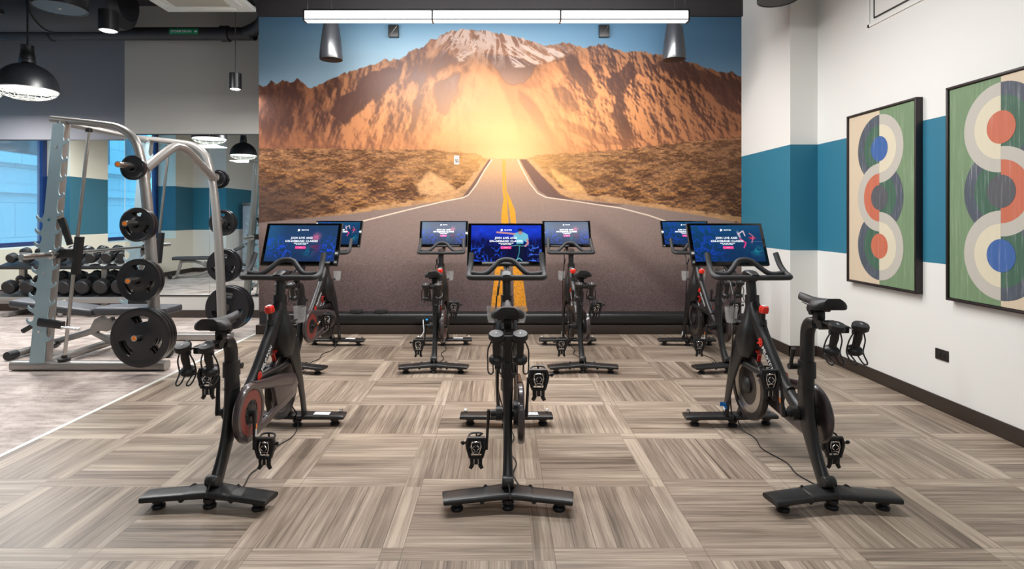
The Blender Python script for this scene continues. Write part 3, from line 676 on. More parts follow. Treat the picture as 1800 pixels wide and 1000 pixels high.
def art(ycen, label, flip):
    W_, H_ = .826, 1.43; zc = 1.5
    o = thing('framed_art', label, 'framed picture', (XR, ycen, zc), group='abstract prints on the right wall')
    f = B(); fw = .016; d0, d1 = -.052, 0
    for a, b_, c_, e in ((-W_/2, W_/2, H_/2-fw, H_/2), (-W_/2, W_/2, -H_/2, -H_/2+fw), (-W_/2, -W_/2+fw, -H_/2+fw, H_/2-fw), (W_/2-fw, W_/2, -H_/2+fw, H_/2-fw)):
        bx(f, d0, d1, a, b_, c_, e, .0015)
    obj('frame', f, M['artframe'], o)
    cv = B(); iw, ih = W_/2-fw-.004, H_/2-fw-.004; x0 = -.040
    cols = []; names = list(AM)
    depth = [0]
    def face(poly, key):   # poly in (a=screen-right = -y, z)
        depth[0] += 1; xx = x0-.00012*depth[0]
        vs = [cv.verts.new((xx, -a, z)) for a, z in poly]
        fc = cv.faces.new(vs); fc.material_index = names.index(key)
    def half(cz, r, sgn, n=40):
        return [(sgn*r*math.sin(math.pi*k/n), cz+r*math.cos(math.pi*k/n)) for k in range(n+1)]
    S = .388; R, r1, r2 = .272, .192, .100
    cs = [S, 0, -S]
    bgL, bgR = ('GN', 'CR') if flip else ('CR', 'GN')
    face([(-iw, -ih), (0, -ih), (0, ih), (-iw, ih)], bgL); face([(0, -ih), (iw, -ih), (iw, ih), (0, ih)], bgR)
    def draw(i, sgn, co, ci):
        face(half(cs[i], R, sgn), co); face(half(cs[i], r1, sgn), ci)
    A = -1 if not flip else 1      # side on which the outer circles are dark
    for i in (0, 2): draw(i, A, 'SL', 'DG')
    draw(1, A, 'GR', 'OR')
    draw(1, -A, 'SL', 'DG')
    for i in (0, 2): draw(i, -A, 'GR', 'CM')
    dk = ['OR', 'OC', 'BL'] if flip else ['BL', 'OC', 'OR']
    for i in range(3):
        face([(r2*math.cos(2*math.pi*k/48), cs[i]+r2*math.sin(2*math.pi*k/48)) for k in range(48)], dk[i])
    me = bpy.data.meshes.new('canvas'); bmesh.ops.recalc_face_normals(cv, faces=[])
    bx(cv, x0, -.02, -iw, iw, -ih, ih); cv.to_mesh(me); cv.free()
    for k in names: me.materials.append(AM[k])
    c = bpy.data.objects.new('canvas', me); C.objects.link(c); c.parent = o
art(4.535, 'framed print of interlocking circles with a blue disc at the top, nearer the column', False)
art(3.433, 'framed print of interlocking circles with an orange disc at the top, cut by photo edge', True)

# ---------------------------------------------------------------- ceiling things
fx = 0
def linear(x, y, z, label):
    o = thing('linear_light', label, 'ceiling light', (x, y, z), group='linear lights across the bike studio')
    L = 3.66
    for k in range(3):
        a = -L/2+L/3*k+.006; b_ = a+L/3-.012
        obj('diffuser', bx(B(), a, b_, -.045, .045, -.0, .088, .004), M['glow'], o)
    h = B(); bx(h, -L/2, L/2, -.05, .05, .088, .104, .003); bx(h, -L/2-.01, L/2+.01, -.052, -.046, .002, .010)
    for k in range(4): bx(h, -L/2+L/3*k-.008, -L/2+L/3*k+.008, -.051, .051, -.006, .104)
    obj('housing', h, M['speaker'], o)
    for sx in (-L/2+.02, L/2-.02):
        obj('hanging_wire', tube(B(), [(sx, 0, .1), (sx*.995, 0, .3), (sx, 0, ZC-z)], .003, 5), M['steel'], o)
labs = ['lit linear ceiling light hanging in front of the top of the mural', 'lit linear light second from the mural, above the bikes', 'unseen linear light over the camera, added to light the room', 'unseen linear light behind the camera, added to light the room']
for (x, y, z), l in zip(LIN, labs): linear(x, y, z-.01, l)
def speaker(x, y, z, label):
    o = thing('pendant_speaker', label, 'speaker', (x, y, z), group='bullet pendant speakers beside the linear light')
    obj('shell', lathe(B(), [(.02, .46), (.055, .45), (.072, .40), (.09, .30), (.106, .18), (.117, .07), (.120, .02), (.118, 0), (.10, .003), (.001, .004)][::-1], n=32), M['speaker'], o)
    obj('grille', lathe(B(), [(.001, -.004), (.102, -.004), (.112, .002), (.112, .006), (.001, .006)], n=32), M['darkdisc'], o)
    obj('hanging_wire', tube(B(), [(0, 0, .45), (.01, 0, .7), (0, 0, ZC-z)], .003, 5), M['steel'], o)
speaker(-1.787, 6.0, 3.00, 'dark grey bullet-shaped pendant speaker at the left end of the linear light')
speaker(1.83, 6.0, 3.00, 'dark grey bullet-shaped pendant speaker at the right end of the linear light')
for x, l in ((-1.235, 'small black bracket at the top of the mural, left of the peak'), (1.195, 'small black bracket at the top of the mural, right of the peak')):
    o = thing('wall_bracket', l, 'bracket', (x, 6.6, 3.415), group='small brackets at the top of the mural')
    obj('housing', box(B(), (0, -.03, .07), (.115, .06, .14), .004), M['black'], o)
    obj('strut', tube(B(), [(-.03, -.064, .02), (.04, -.064, .12)], .004, 6), M['steel'], o)
def disc_pendant(x, y, z, r, m, label):
    o = thing('drum_pendant', label, 'pendant', (x, y, z), group='large drum pendants')
    obj('drum', lathe(B(), [(.001, .34), (r*.96, .34), (r, .32), (r, 0), (r-.012, 0), (r-.012, .01), (.001, .01)], n=40), M['pendant'], o)
    obj('disc', lathe(B(), [(.001, .004), (r-.014, .004), (r-.014, .012), (.001, .012)], n=40), m, o)
    obj('rod', tube(B(), [(0, 0, .34), (0, 0, ZC-z)], .012, 8), M['pendant'], o)
    return o
d = disc_pendant(-3.92, 5.06, 3.195, .21, M['disc'], 'large black drum pendant with a blue-grey disc beneath, top left')
obj('stud', lathe(B(), [(.001, -.004), (.012, -.003), (.012, .005), (.001, .005)], n=12), M['white'], d)
disc_pendant(2.47, 5.07, 3.27, .17, M['darkdisc'], 'black drum pendant cut by the top edge above the column')
def cyl_lamp(x, y, z, r, h, label):
    o = thing('cylinder_pendant', label, 'pendant lamp', (x, y, z), group='small cylinder pendant lamps')
    obj('shade', lathe(B(), [(.001, h), (r, h), (r, 0), (r-.006, 0), (r-.006, h-.01), (.001, h-.01)], n=32), M['pendant'], o)
    obj('diffuser', lathe(B(), [(.001, -.004), (r*.7, -.004), (r-.008, .006), (r-.008, .012), (.001, .012)], n=32), M['glow'], o)
    obj('cord', tube(B(), [(0, 0, h), (0, 0, ZC-z)], .004, 6), M['pendant'], o)
cyl_lamp(-3.655, 5.3, 3.075, .08, .185, 'lit black cylinder pendant lamp below the ceiling, upper left')
cyl_lamp(-3.03, 6.5, 2.80, .065, .18, 'small lit black cylinder pendant hanging before the grey wall left of the mural')
def dome(x, y, z, label):
    o = thing('dome_pendant', label, 'pendant lamp', (x, y, z), group='black dome pendants over the weights')
    R = .262; pr = [(R*math.sin(a), .02+.25*math.cos(a)) for a in [math.pi/2*k/12 for k in range(12, -1, -1)]]
    obj('shade', lathe(B(), [(R-.008, 0), (R+.006, 0), (R+.004, .02)]+pr[1:]+[(.001, .282)]+[(max(r_-.008, .001), h_-.010) for r_, h_ in pr[::-1]], n=40, closed=True), M['pendant'], o)
    obj('reflector', lathe(B(), [(max(r_-.014, .002), h_-.02) for r_, h_ in pr], n=36, cap=False), M['lamp_in'], o)
    obj('neck', lathe(B(), [(.001, .27), (.07, .27), (.075, .30), (.066, .31), (.066, .35), (.062, .36), (.055, .42), (.058, .43), (.058, .45), (.001, .455)], n=24), M['pendant'], o)
    obj('diffuser', lathe(B(), [(.001, .012), (R-.016, .012), (R-.018, .022), (.001, .022)], n=36), M['glow'], o)  # glowing disc added so the inside of the hood reads solid white
    obj('bulb', lathe(B(), [(.001, .02), (.05, .03), (.075, .07), (.07, .12), (.03, .17), (.001, .18)], n=20), M['glow'], o)
    g = B()
    for rr, zz in ((.258, -.005), (.238, -.036), (.195, -.064), (.135, -.085), (.065, -.096)):
        tube(g, [(rr*math.cos(2*math.pi*k/28), rr*math.sin(2*math.pi*k/28), zz) for k in range(28)], .0035, 5, close=True)
    for k in range(14):
        a = 2*math.pi*k/14; tube(g, [(r_*math.cos(a), r_*math.sin(a), z_) for r_, z_ in ((.258, -.005), (.238, -.036), (.195, -.064), (.135, -.085), (.02, -.10))], .0035, 5)
    obj('cage', g, M['white'], o)
    obj('cord', tube(B(), [(0, 0, .45), (0, 0, ZC-z)], .008, 6), M['pendant'], o)
dome(-4.80, 5.77, 2.63, 'black caged dome pendant with a glowing inside, above the weight rack')
dome(-5.4, 3.2, 2.63, 'black caged dome pendant seen in the right-hand mirror')
dome(-6.65, 7.2, 2.92, 'black caged dome pendant half cut by the left edge')
ac = thing('ceiling_cassette', 'white square ceiling air-conditioning cassette, upper left', 'air conditioner', (-3.26, 5.93, 3.66))
obj('panel', box(B(), (0, 0, .02), (1.0, 1.0, .05), .012), M['white'], ac)
obj('intake_grille', box(B(), (0, 0, -.008), (.60, .60, .02), .006), mat('beige_grille', (176, 172, 160), .6), ac)
for a in range(4):
    vn = B(); box(vn, (0, .40, -.008), (.62, .06, .012), .005); xf(vn, Matrix.Rotation(a*math.pi/2, 4, 'Z')); obj('air_vane', vn, M['white'], ac)
obj('casing', box(B(), (0, 0, .18), (.86, .86, .27), .01), M['duct'], ac)
p = thing('storm_drain_pipe', 'black storm drain pipe with a green label under the ceiling, left of the mural', 'pipe', (-4, 7.3, 3.69))
obj('pipe', tube(B(), [(-3.9, 0, 0), (.45, 0, 0), (.72, 0, .01), (.98, -.10, .10), (1.10, -.35, .22), (1.2, -1.0, .32)], .082, 18, 4), M['duct'], p)
cl = B(); lathe(cl, [(.084, 0), (.10, 0), (.10, .10), (.084, .10)], (.42, 0, 0), 'x', 20); lathe(cl, [(.084, 0), (.094, 0), (.094, .05), (.084, .05)], (-1.8, 0, 0), 'x', 20); obj('coupling', cl, M['duct'], p)
lb = thing_l = obj('label_plate', box(B(), (-.02, -.0845, .003), (.37, .004, .072), .001), M['green'], p)
tb = text_bm('STORM DRAIN', .040, .0006, .0008); xf(tb, Matrix.Translation((-.05, -.088, .003)) @ Matrix.Rotation(math.pi/2, 4, 'X')); obj('lettering', tb, M['label'], lb)
ar = prism(B(), [(.115, -.006), (.135, -.006), (.135, -.014), (.155, .003), (.135, .020), (.135, .012), (.115, .012)], -.0885, -.0865, 'xz'); obj('arrow', ar, M['label'], lb)
dc = thing('air_duct', 'large black round air duct crossing under the ceiling above the weights', 'duct', (0, 6.62, 3.82))
obj('duct_body', loft(B(), [(-7.4, 0, 0), (-4.55, 0, 0), (-4.40, 0, .0), (-4.33, 0, .0)], [(.62, .62), (.62, .62), (.58, .58), (.40, .40)], 28, 2.0, (0, 1, 0), 1), M['duct'], dc)
for x in (-6.6, -5.3): obj('duct_joint', loft(B(), [(x, 0, 0), (x+.03, 0, 0)], [(.645, .645)]*2, 28, 2.0, (0, 1, 0), 1), M['black'], dc)
p2 = thing('ceiling_pipe', 'dark bent pipe in the shadows above the left corner of the mural', 'pipe', (-2.2, 6.2, 3.86))
obj('pipe', tube(B(), [(-.75, 0, .02), (-.3, 0, .0), (0, -.02, .04), (.15, -.05, .14), (.2, -.06, .29)], .10, 16, 4), M['duct'], p2)
rl = thing('unistrut_rail', 'dark rail running across beneath the ceiling at the far left', 'rail', (-6.2, 6.05, 3.50))
obj('channel', bx(B(), -1.6, .9, -.03, .03, 0, .05, .004), M['duct'], rl); obj('conduit', tube(B(), [(-1.6, -.06, .09), (.9, -.06, .09)], .02, 8), M['duct'], rl)
for x in (-.9, .2): obj('hanger_rod', tube(B(), [(x, 0, .05), (x, 0, .5)], .006, 6), M['duct'], rl)

# ---------------------------------------------------------------- exercise bikes (local y points forward, origin under the rear foot)
def wing(bm, sgn, y0, y1, x0=.0, x1=.29, z0=.062, z1=.054, d=.112, h=.031):
    loft(bm, [(sgn*x0, y0, z0), (sgn*(x0+x1)/2, (y0+y1)/2, (z0+z1)/2), (sgn*(x1-.006), y1, z1), (sgn*x1, y1, z1-.002)],
         [(d*1.06, h*1.05), (d, h), (d*.98, h*.96), (d*.93, h*.75)], 20, 3.4, (0, 1, 0), 3)
def foot(x, y, parent):
    o = obj('rubber_foot', lathe(B(), [(.001, 0), (.028, 0), (.030, .012), (.024, .018), (.016, .020), (.016, .028), (.028, .030), (.028, .046), (.001, .046)], n=18), M['rubber'], parent, (x, y, 0))
def logo_bm(s):
    """round swirl mark: open ring crossed by a slanted bar"""
    bm = B(); R = s*.34
    def arc(c, r, a0, a1, w):
        n = 22; A = [(c[0]+(r-w/2)*math.cos(a0+(a1-a0)*k/n), c[1]+(r-w/2)*math.sin(a0+(a1-a0)*k/n)) for k in range(n+1)]
        D = [(c[0]+(r+w/2)*math.cos(a0+(a1-a0)*k/n), c[1]+(r+w/2)*math.sin(a0+(a1-a0)*k/n)) for k in range(n+1)]
        prism(bm, A+D[::-1], -.0005, .0005, 'xy')
    arc((0, 0), R, math.radians(-80), math.radians(200), s*.15)
    arc((-.04*s, -.05*s), R*.42, math.radians(100), math.radians(390), s*.13)
    a = math.radians(62); u = Vector((math.cos(a), math.sin(a))); v = Vector((-u.y, u.x)); c = Vector((-.12*s, -.2*s)); L = s*.42; w = s*.075
    prism(bm, [tuple(c+u*p+v*q) for p, q in ((-L, -w), (L, -w), (L, w), (-L, w))], -.0005, .0005, 'xy')
    return bm
def on_plane(bm, origin, xdir, ydir):
    x = Vector(xdir).normalized(); y = Vector(ydir); y = (y-x*y.dot(x)).normalized(); z = x.cross(y)
    m = Matrix((x, y, z)).transposed().to_4x4(); m.translation = Vector(origin); return xf(bm, m)

SCREENS = [picture_grid('screen', screen_colours(k, 256, 144), .462, .252, M['screen']) for k in range(3)]
MON_C = Vector((0, 1.10, 1.168)); MON_T = math.radians(23)     # centre and backward lean of the display

def make_bike(name, label):
    t = thing(name, label, 'exercise bike', group='black exercise bikes facing the mural')
    # --- rear stabiliser
    b = B(); wing(b, 1, .03, -.015); wing(b, -1, .03, -.015)
    rs = obj('rear_stabilizer', b, M['frame'], t)
    s = B()
    for sg in (1, -1): wing(s, sg, .032, .013, 0, .112, .0635, .060, .117, .0345)
    obj('center_sleeve', s, M['black'], rs)
    for x, y in ((-.235, -.012), (0, .0), (.235, -.012)): foot(x, y, rs)
    # --- front stabiliser
    b = B(); wing(b, 1, 1.045, 1.07, d=.105); wing(b, -1, 1.045, 1.07, d=.105)
    fs = obj('front_stabilizer', b, M['frame'], t)
    for x, y in ((-.235, 1.06), (.0, 1.03), (.235, 1.06)): foot(x, y, fs)
    obj('specification_label', on_plane(box(B(), (0, 0, 0), (.10, .052, .001)), (.155, 1.050, .0745), (1, .07, -.028), (0, 1, 0)), M['label'], fs)
    for sg in (-1, 1):
        wh = B(); box(wh, (sg*.265, 1.088, .074), (.014, .022, .02), .004); lathe(wh, [(.001, -.008), (.013, -.008), (.013, .008), (.001, .008)], (sg*.265, 1.098, .078), 'x', 14); obj('transport_wheel', wh, M['steel'], fs)
    # --- frame
    b = B()
    loft(b, [(0, .035, .075), (0, .07, .115), (0, .135, .215), (0, .19, .34), (0, .205, .45), (0, .20, .575)],
         [(.062, .075), (.052, .07), (.044, .085), (.046, .115), (.052, .11), (.058, .082)], 18, 2.6)
    loft(b, [(0, .755, .83), (0, .715, .75), (0, .645, .67), (0, .575, .605), (0, .43, .475), (0, .30, .385), (0, .20, .335)],
         [(.06, .085), (.075, .12), (.056, .105), (.052, .095), (.05, .072), (.05, .07), (.045, .09)], 18, 2.8)
    loft(b, [(0, .765, .86), (0, .762, .78), (0, .768, .68), (0, .785, .59), (0, .80, .52)], [(.062, .085), (.085, .10), (.14, .17), (.15, .18), (.13, .12)], 20, 2.4)
    for sg in (-1, 1):
        loft(b, [(sg*.030, .785, .64), (sg*.052, .84, .53), (sg*.058, .91, .37), (sg*.056, .975, .20), (sg*.045, 1.03, .075)],
             [(.05, .17), (.035, .13), (.024, .085), (.022, .06), (.03, .055)], 14, 2.6)
    loft(b, [(0, .34, .43), (0, .52, .452), (0, .70, .455), (0, .84, .47)], [(.045, .06), (.042, .048), (.07, .046), (.10, .05)], 14, 2.8)
    fr = obj('frame', b, M['frame'], t)
    for sg in (-1,): obj('serial_tag', box(B(), (-.068, .995, .135), (.001, .028, .04), 0, (.3, .1, 0)), M['label'], fr)
    b = B(); lathe(b, [(.001, -.026), (.023, -.026), (.026, -.022), (.026, .022), (.023, .026), (.001, .026)], (0, .022, .112), 'x', 20)
    obj('pivot_bolt', b, M['black'], fr)
    b = B(); loft(b, [(0, .199, .555), (0, .198, .63)], [(.068, .095), (.066, .092)], 18, 3, sub=1)
    lathe(b, [(.001, -.045), (.015, -.045), (.015, .03), (.001, .03)], (-.0, .25, .592), 'x', 12)
    obj('seat_post_clamp', b, M['black'], t)
    obj('frame_seam', loft(B(), [(0, .2045, .493), (0, .2045, .498)], [(.060, .105)]*2, 18, 2.8, sub=1), M['black'], fr)
    b = B(); lathe(b, [(.001, -.012), (.015, -.012), (.015, .012), (.001, .012)], (-.052, 0, 0), 'x', 14); tube(b, [(-.052, 0, 0), (-.056, 0, .03), (-.060, 0, .105)], [.010, .009, .012], 10, 3)
    obj('clamp_lever', b, M['black'], t, (0, .25, .592), (.35, 0, 0))
    # text and mark on both flanks of the down tube
    d = Vector((0, .55-.36, .595-.425)).normalized()
    for sg in (1, -1):
        xd = d if sg > 0 else -d; up = Vector((0, -d.z, d.y))
        tb = text_bm('PELOTON', .0335, .0005, .0008, spacing=1.1)
        lt = obj('lettering', on_plane(tb, (sg*.0290, .527, .557 if sg < 0 else .560), xd, up), M['label'], fr)
        lt['label'] = 'white lettering on the down tube'
        lg = on_plane(logo_bm(.060), Vector((sg*.0290, .527, .558))-xd*.112, xd, up)
        lo = obj('round_mark', lg, M['red'], fr); lo['label'] = 'red swirl mark'
    # --- flywheel, brake, belt guard
    b = B(); lathe(b, [(.001, -.012), (.165, -.012), (.172, -.018), (.20, -.018), (.204, -.012), (.204, .012), (.20, .018), (.172, .018), (.165, .012), (.001, .012)], (0, .80, .335), 'x', 56)
    fw = obj('flywheel', b, M['fly'], t)
    b = B(); lathe(b, [(.001, -.035), (.03, -.035), (.05, -.02), (.05, .02), (.03, .035), (.001, .035)], (0, .80, .335), 'x', 24); obj('hub', b, M['black'], fw)
    b = B(); lathe(b, [(.115, -.0135), (.160, -.0135), (.160, -.012), (.115, -.012)], (0, .80, .335), 'x', 48, closed=True); obj('rim_trim', b, M['steel'], fw)
    b = B(); box(b, (0, .68, .525), (.022, .012, .05), .004, (.35, 0, 0)); box(b, (0, .70, .56), (.024, .03, .014), .004, (.35, 0, 0))
    obj('brake_shoe', b, M['dullred'], t)
    c1, r1, c2, r2 = (.245, .355), .147, (.80, .325), .052
    b = B(); x0, x1 = .050, .082
    lathe(b, [(.060, x0), (.140, x0), (r1, x0+.008), (r1, x1-.008), (.140, x1), (.118, x1), (.112, x1-.006), (.060, x1-.006)], (0, c1[0], c1[1]), 'x', 56, closed=True)
    loft(b, [(.066, .285, .478), (.066, .45, .444), (.066, .62, .410), (.066, .80, .36)], [(.030, .045), (.030, .055), (.030, .075), (.028, .085)], 14, 4, sub=3)
    loft(b, [(.066, .30, .235), (.066, .45, .248), (.066, .62, .275), (.066, .80, .305)], [(.030, .040), (.030, .040), (.030, .06), (.028, .075)], 14, 4, sub=3)
    prism(b, [(.50, .43), (.82, .385), (.855, .33), (.82, .275), (.57, .255)], .053, .080, 'yz', .008)
    bg = obj('belt_guard', b, M['guard'], t)
    b = B(); lathe(b, [(.066, x1-.007), (.111, x1-.007), (.111, x1-.0035), (.066, x1-.0035)], (0, c1[0], c1[1]), 'x', 48, closed=True)
    rr = obj('ring', b, M['redring'], bg); rr['label'] = 'dull red ring on the belt guard'
    b = B(); lathe(b, [(.001, .03), (.064, .03), (.064, .074), (.05, .078), (.001, .078)], (0, c1[0], c1[1]), 'x', 32)
    for k in range(8):
        a = 2*math.pi*k/8; lathe(b, [(.001, .078), (.005, .078), (.005, .082), (.001, .082)], (0, c1[0]+.05*math.cos(a), c1[1]+.05*math.sin(a)), 'x', 8)
    obj('chainring', b, M['black'], t)
    b = B(); lathe(b, [(.001, -.085), (.018, -.085), (.018, .10), (.001, .10)], (0, c1[0], c1[1]), 'x', 16); lathe(b, [(.001, -.058), (.036, -.058), (.036, -.026), (.001, -.026)], (0, c1[0], c1[1]), 'x', 24)
    obj('crank_axle', b, M['black'], t)
    # --- cranks and pedals
    for sg in (1, -1):
        b = B(); loft(b, [(sg*.094, 0, -.016), (sg*.096, 0, .0), (sg*.100, 0, .08), (sg*.104, 0, .155), (sg*.104, 0, .178)],
                      [(.016, .026), (.018, .036), (.014, .026), (.014, .024), (.012, .018)], 12, 3)
        cr = obj('crank_arm', b, M['frame'], t, (0, c1[0], c1[1])); cr['side'] = sg
        st = obj('sticker', box(B(), (sg*.1085, 0, .085), (.001, .014, .06)), M['label'], cr)
        st2 = obj('warning_sticker', box(B(), (sg*.1087, 0, .066), (.0012, .014, .026)), M['orange'], cr)
        b = B(); cx = sg*.158
        tube(b, [(sg*.104, 0, 0), (sg*.20, 0, 0)], .008, 10)
        for s2 in (-1, 1): loft(b, [(cx+s2*.040, 0, .044), (cx+s2*.044, 0, .01), (cx+s2*.030, 0, -.050)], [(.016, .028), (.020, .030), (.016, .026)], 10, 3)
        loft(b, [(cx-.044, 0, .046), (cx+.044, 0, .046)], [(.022, .014)]*2, 10, 3, (0, 1, 0), 1)
        loft(b, [(cx-.034, 0, -.048), (cx+.034, 0, -.048)], [(.02, .012)]*2, 10, 3, (0, 1, 0), 1)
        for s2 in (-1, 1):
            loft(b, [(cx+s2*.022, 0, -.046), (cx+s2*.020, 0, -.085), (cx+s2*.030, 0, -.106)], [(.022, .012), (.022, .010), (.018, .010)], 8, 3)
        loft(b, [(cx-.018, 0, -.082), (cx+.018, 0, -.082)], [(.012, .008)]*2, 8, 3, (0, 1, 0), 1)
        box(b, (cx, .003, .004), (.07, .014, .075), .004); box(b, (cx, 0, -.066), (.05, .01, .03), .003)
        pd = obj('pedal', b, M['black'], t); pd['side'] = sg
        b = B()
        for z, w_ in ((.026, .046), (-.022, .040)): loft(b, [(cx-w_/2, -.008, z), (cx, -.014, z+.006), (cx+w_/2, -.008, z)], [(.012, .008)]*3, 8, 2.5, (0, 1, 0), 3)
        for s2 in (-1, 1): tube(b, [(cx+s2*.018, -.013, .034), (cx+s2*.024, -.013, .004), (cx+s2*.012, -.013, -.034)], .0035, 6, 3); tube(b, [(cx+s2*.004, -.013, .016), (cx+s2*.016, -.015, .002), (cx+s2*.006, -.013, -.010)], .003, 6, 3); tube(b, [(cx+s2*.010, -.009, -.055), (cx+s2*.011, -.009, -.080)], .0028, 6)
        obj('cleat_clip', b, M['chrome'], pd)
        b = B(); tube(b, [(cx-.04, .008, .03), (cx-.03, .045, .052), (cx+.03, .045, .052), (cx+sg*.040, .01, .03), (cx+sg*.062, -.008, .022), (cx+sg*.075, -.012, .030)], .005, 6, 4)
        tube(b, [(cx-.03, .01, -.04), (cx-.028, .06, -.02), (cx+.028, .06, -.02), (cx+.03, .01, -.04)], .004, 6, 4); tube(b, [(cx, .06, -.02), (cx, .045, .052)], .005, 6)
        box(b, (cx+sg*.066, -.010, .026), (.016, .010, .018), .003)
        obj('toe_cage', b, M['rubber'], pd)
    # --- seat
    b = B(); loft(b, [(0, .198, .54), (0, .196, .68), (0, .190, .745), (0, .165, .782), (0, .12, .792)], [(.052, .072)]*3+[(.05, .066), (.044, .05)], 18, 3)
    obj('seat_post', b, M['frame'], t)
    b = B(); box(b, (0, .06, .806), (.034, .22, .022), .005, (-.06, 0, 0)); box(b, (0, .10, .835), (.042, .05, .05), .010); lathe(b, [(.001, -.035), (.022, -.035), (.022, .035), (.001, .035)], (0, .04, .80), 'x', 14); lathe(b, [(.001, -.03), (.012, -.03), (.012, .03), (.001, .03)], (0, .125, .845), 'x', 14); lathe(b, [(.001, -.05), (.018, -.05), (.018, .05), (.001, .05)], (0, .10, .868), 'x', 14)
    for sg in (-1, 1): tube(b, [(sg*.02, .20, .886), (sg*.024, .10, .874), (sg*.03, .02, .876), (sg*.05, -.01, .888)], .0045, 6, 4)
    obj('seat_slider', b, M['black'], t)
    b = B(); rsx = []
    N = 14
    for i in range(N+1):
        q = i/N; y = -.02+.275*q
        w_ = .158*(1-sstep_(.22, .60, q))+.046*sstep_(.22, .60, q); w_ *= (1-.30*(1-min(1, q/.12))**2)*(1-.45*max(0, (q-.9)/.1)**2)
        top = .924-.008*math.sin(q*math.pi)+(.012*(1-q)**2)+.002*q; th = .058*(1-sstep_(.1, .7, q))+.032*sstep_(.1, .7, q)
        r = []
        for k in range(20):
            a = 2*math.pi*(k+.5)/20; ca, sa = math.cos(a), math.sin(a)
            z = top-th/2+th/2*math.copysign(abs(sa)**.8, sa)-(.016*abs(ca)**2.2)*(1-.4*q) - (.006*math.exp(-(ca/.25)**2) if sa > 0 and q < .75 else 0)
            r.append((w_/2*math.copysign(abs(ca)**.85, ca), y, z))
        rsx.append(r)
    rings(b, rsx); obj('saddle', b, M['saddle'], t, sharp=60)
    # --- dumbbell rack behind the saddle
    b = B()
    for sg in (-1, 1):
        x = sg*.053
        tube(b, [(sg*.020, .06, .815), (sg*.034, -.05, .812), (sg*.045, -.115, .800)], .0045, 6, 3)
        for s2 in (-1, 1):
            q = x+s2*.020
            tube(b, [(q, -.112, .800), (x+s2*.037, -.10, .755), (x+s2*.038, -.085, .700), (x+s2*.036, -.115, .664), (x+s2*.024, -.125, .655), (x+s2*.014, -.115, .662), (x+s2*.016, -.075, .690)], .0034, 6, 4)
        lathe(b, [(.001, 0), (.024, 0), (.028, .006), (.024, .009), (.001, .009)], (x, -.080, .688), 'z', 20)
        box(b, (x, -.098, .795), (.044, .012, .022), .004)
    box(b, (0, -.06, .80), (.06, .05, .03), .005)
    obj('weight_holder', b, M['black'], t)
    # --- handlebar, post
    b = B(); loft(b, [(0, .768, .82), (0, .775, .90), (0, .785, .965)], [(.05, .066)]*3, 16, 2.6); loft(b, [(0, .764, .82), (0, .768, .88)], [(.07, .088)]*2, 16, 2.8, sub=1)
    box(b, (0, .80, .975), (.06, .10, .03), .01)
    obj('handlebar_post', b, M['frame'], t)
    g = B()
    tube(g, [(-.216, .905, 1.120), (-.217, .898, 1.108), (-.220, .860, 1.050), (-.226, .810, 1.008), (-.226, .765, .992), (-.212, .738, .987), (-.17, .733, .986), (0, .733, .986),
             (.17, .733, .986), (.212, .738, .987), (.226, .765, .992), (.226, .810, 1.008), (.220, .860, 1.050), (.217, .898, 1.108), (.216, .905, 1.120)], .0165, 12, 4)
    tube(g, [(-.224, .81, 1.008), (-.17, .808, 1.000), (-.125, .812, 1.004), (-.085, .835, 1.035), (-.045, .862, 1.072), (0, .870, 1.082),
             (.045, .862, 1.072), (.085, .835, 1.035), (.125, .812, 1.004), (.17, .808, 1.000), (.224, .81, 1.008)], .0155, 12, 4)
    hb = obj('handlebar', g, M['grip'], t)
    b = B(); loft(b, [(0, .722, 1.0), (0, .775, 1.012), (0, .82, 1.003), (0, .86, .99)], [(.05, .010), (.066, .026), (.052, .045), (.04, .05)], 14, 2.2)
    obj('center_mount', b, M['black'], hb)
    # --- display
    b = B(); loft(b, [(0, .81, .965), (0, .92, .968), (0, 1.04, .975), (0, 1.115, 1.01), (0, 1.150, 1.10), (0, 1.165, 1.16)], [(.036, .036)]*4+[(.06, .03), (.08, .02)], 12, 2.8)
    tube(b, [(-.05, .84, .92), (-.055, .89, .86), (-.045, .96, .93), (-.03, 1.08, 1.0)], .006, 6, 5)
    obj('display_arm', b, M['black'], t)
    R = Matrix.Translation(MON_C) @ Matrix.Rotation(-MON_T, 4, 'X')
    b = xf(box(B(), (0, .012, 0), (.512, .022, .298), .009, seg=3), R)
    mo = obj('display', b, M['frame'], t)
    obj('bezel', xf(box(B(), (0, -.0002, 0), (.504, .004, .290), .0015), R), M['screenglass'], mo)
    sm = bpy.data.objects.new('screen', SCREENS[1]); C.objects.link(sm); sm.parent = mo
    sm.location = R @ Vector((0, -.0032, .004)); sm.rotation_euler = (-MON_T, 0, 0)
    RX = R @ Matrix.Translation((0, -.0042, .004)) @ Matrix.Rotation(math.pi/2, 4, 'X')
    for nm, lines in (('headline_lettering', (('JOIN LIVE AND', .0195, .036, .0004), ('ON-DEMAND CLASSES', .0195, .014, .0004))),
                                            ('brand_lettering', (('PELOTON', .010, .092, .0003),))):
        tx = B()
        for body, size, y, bd in lines:
            q = text_bm(body, size, .0002, bd, spacing=1.12); xf(q, Matrix.Translation((.012 if size == .010 else -.002, y, 0))); join(tx, q)
        if nm == 'brand_lettering':
            lg = logo_bm(.018); xf(lg, Matrix.Translation((-.03, .092, 0))); join(tx, lg)
        obj(nm, xf(tx, RX), M['txt'], mo)
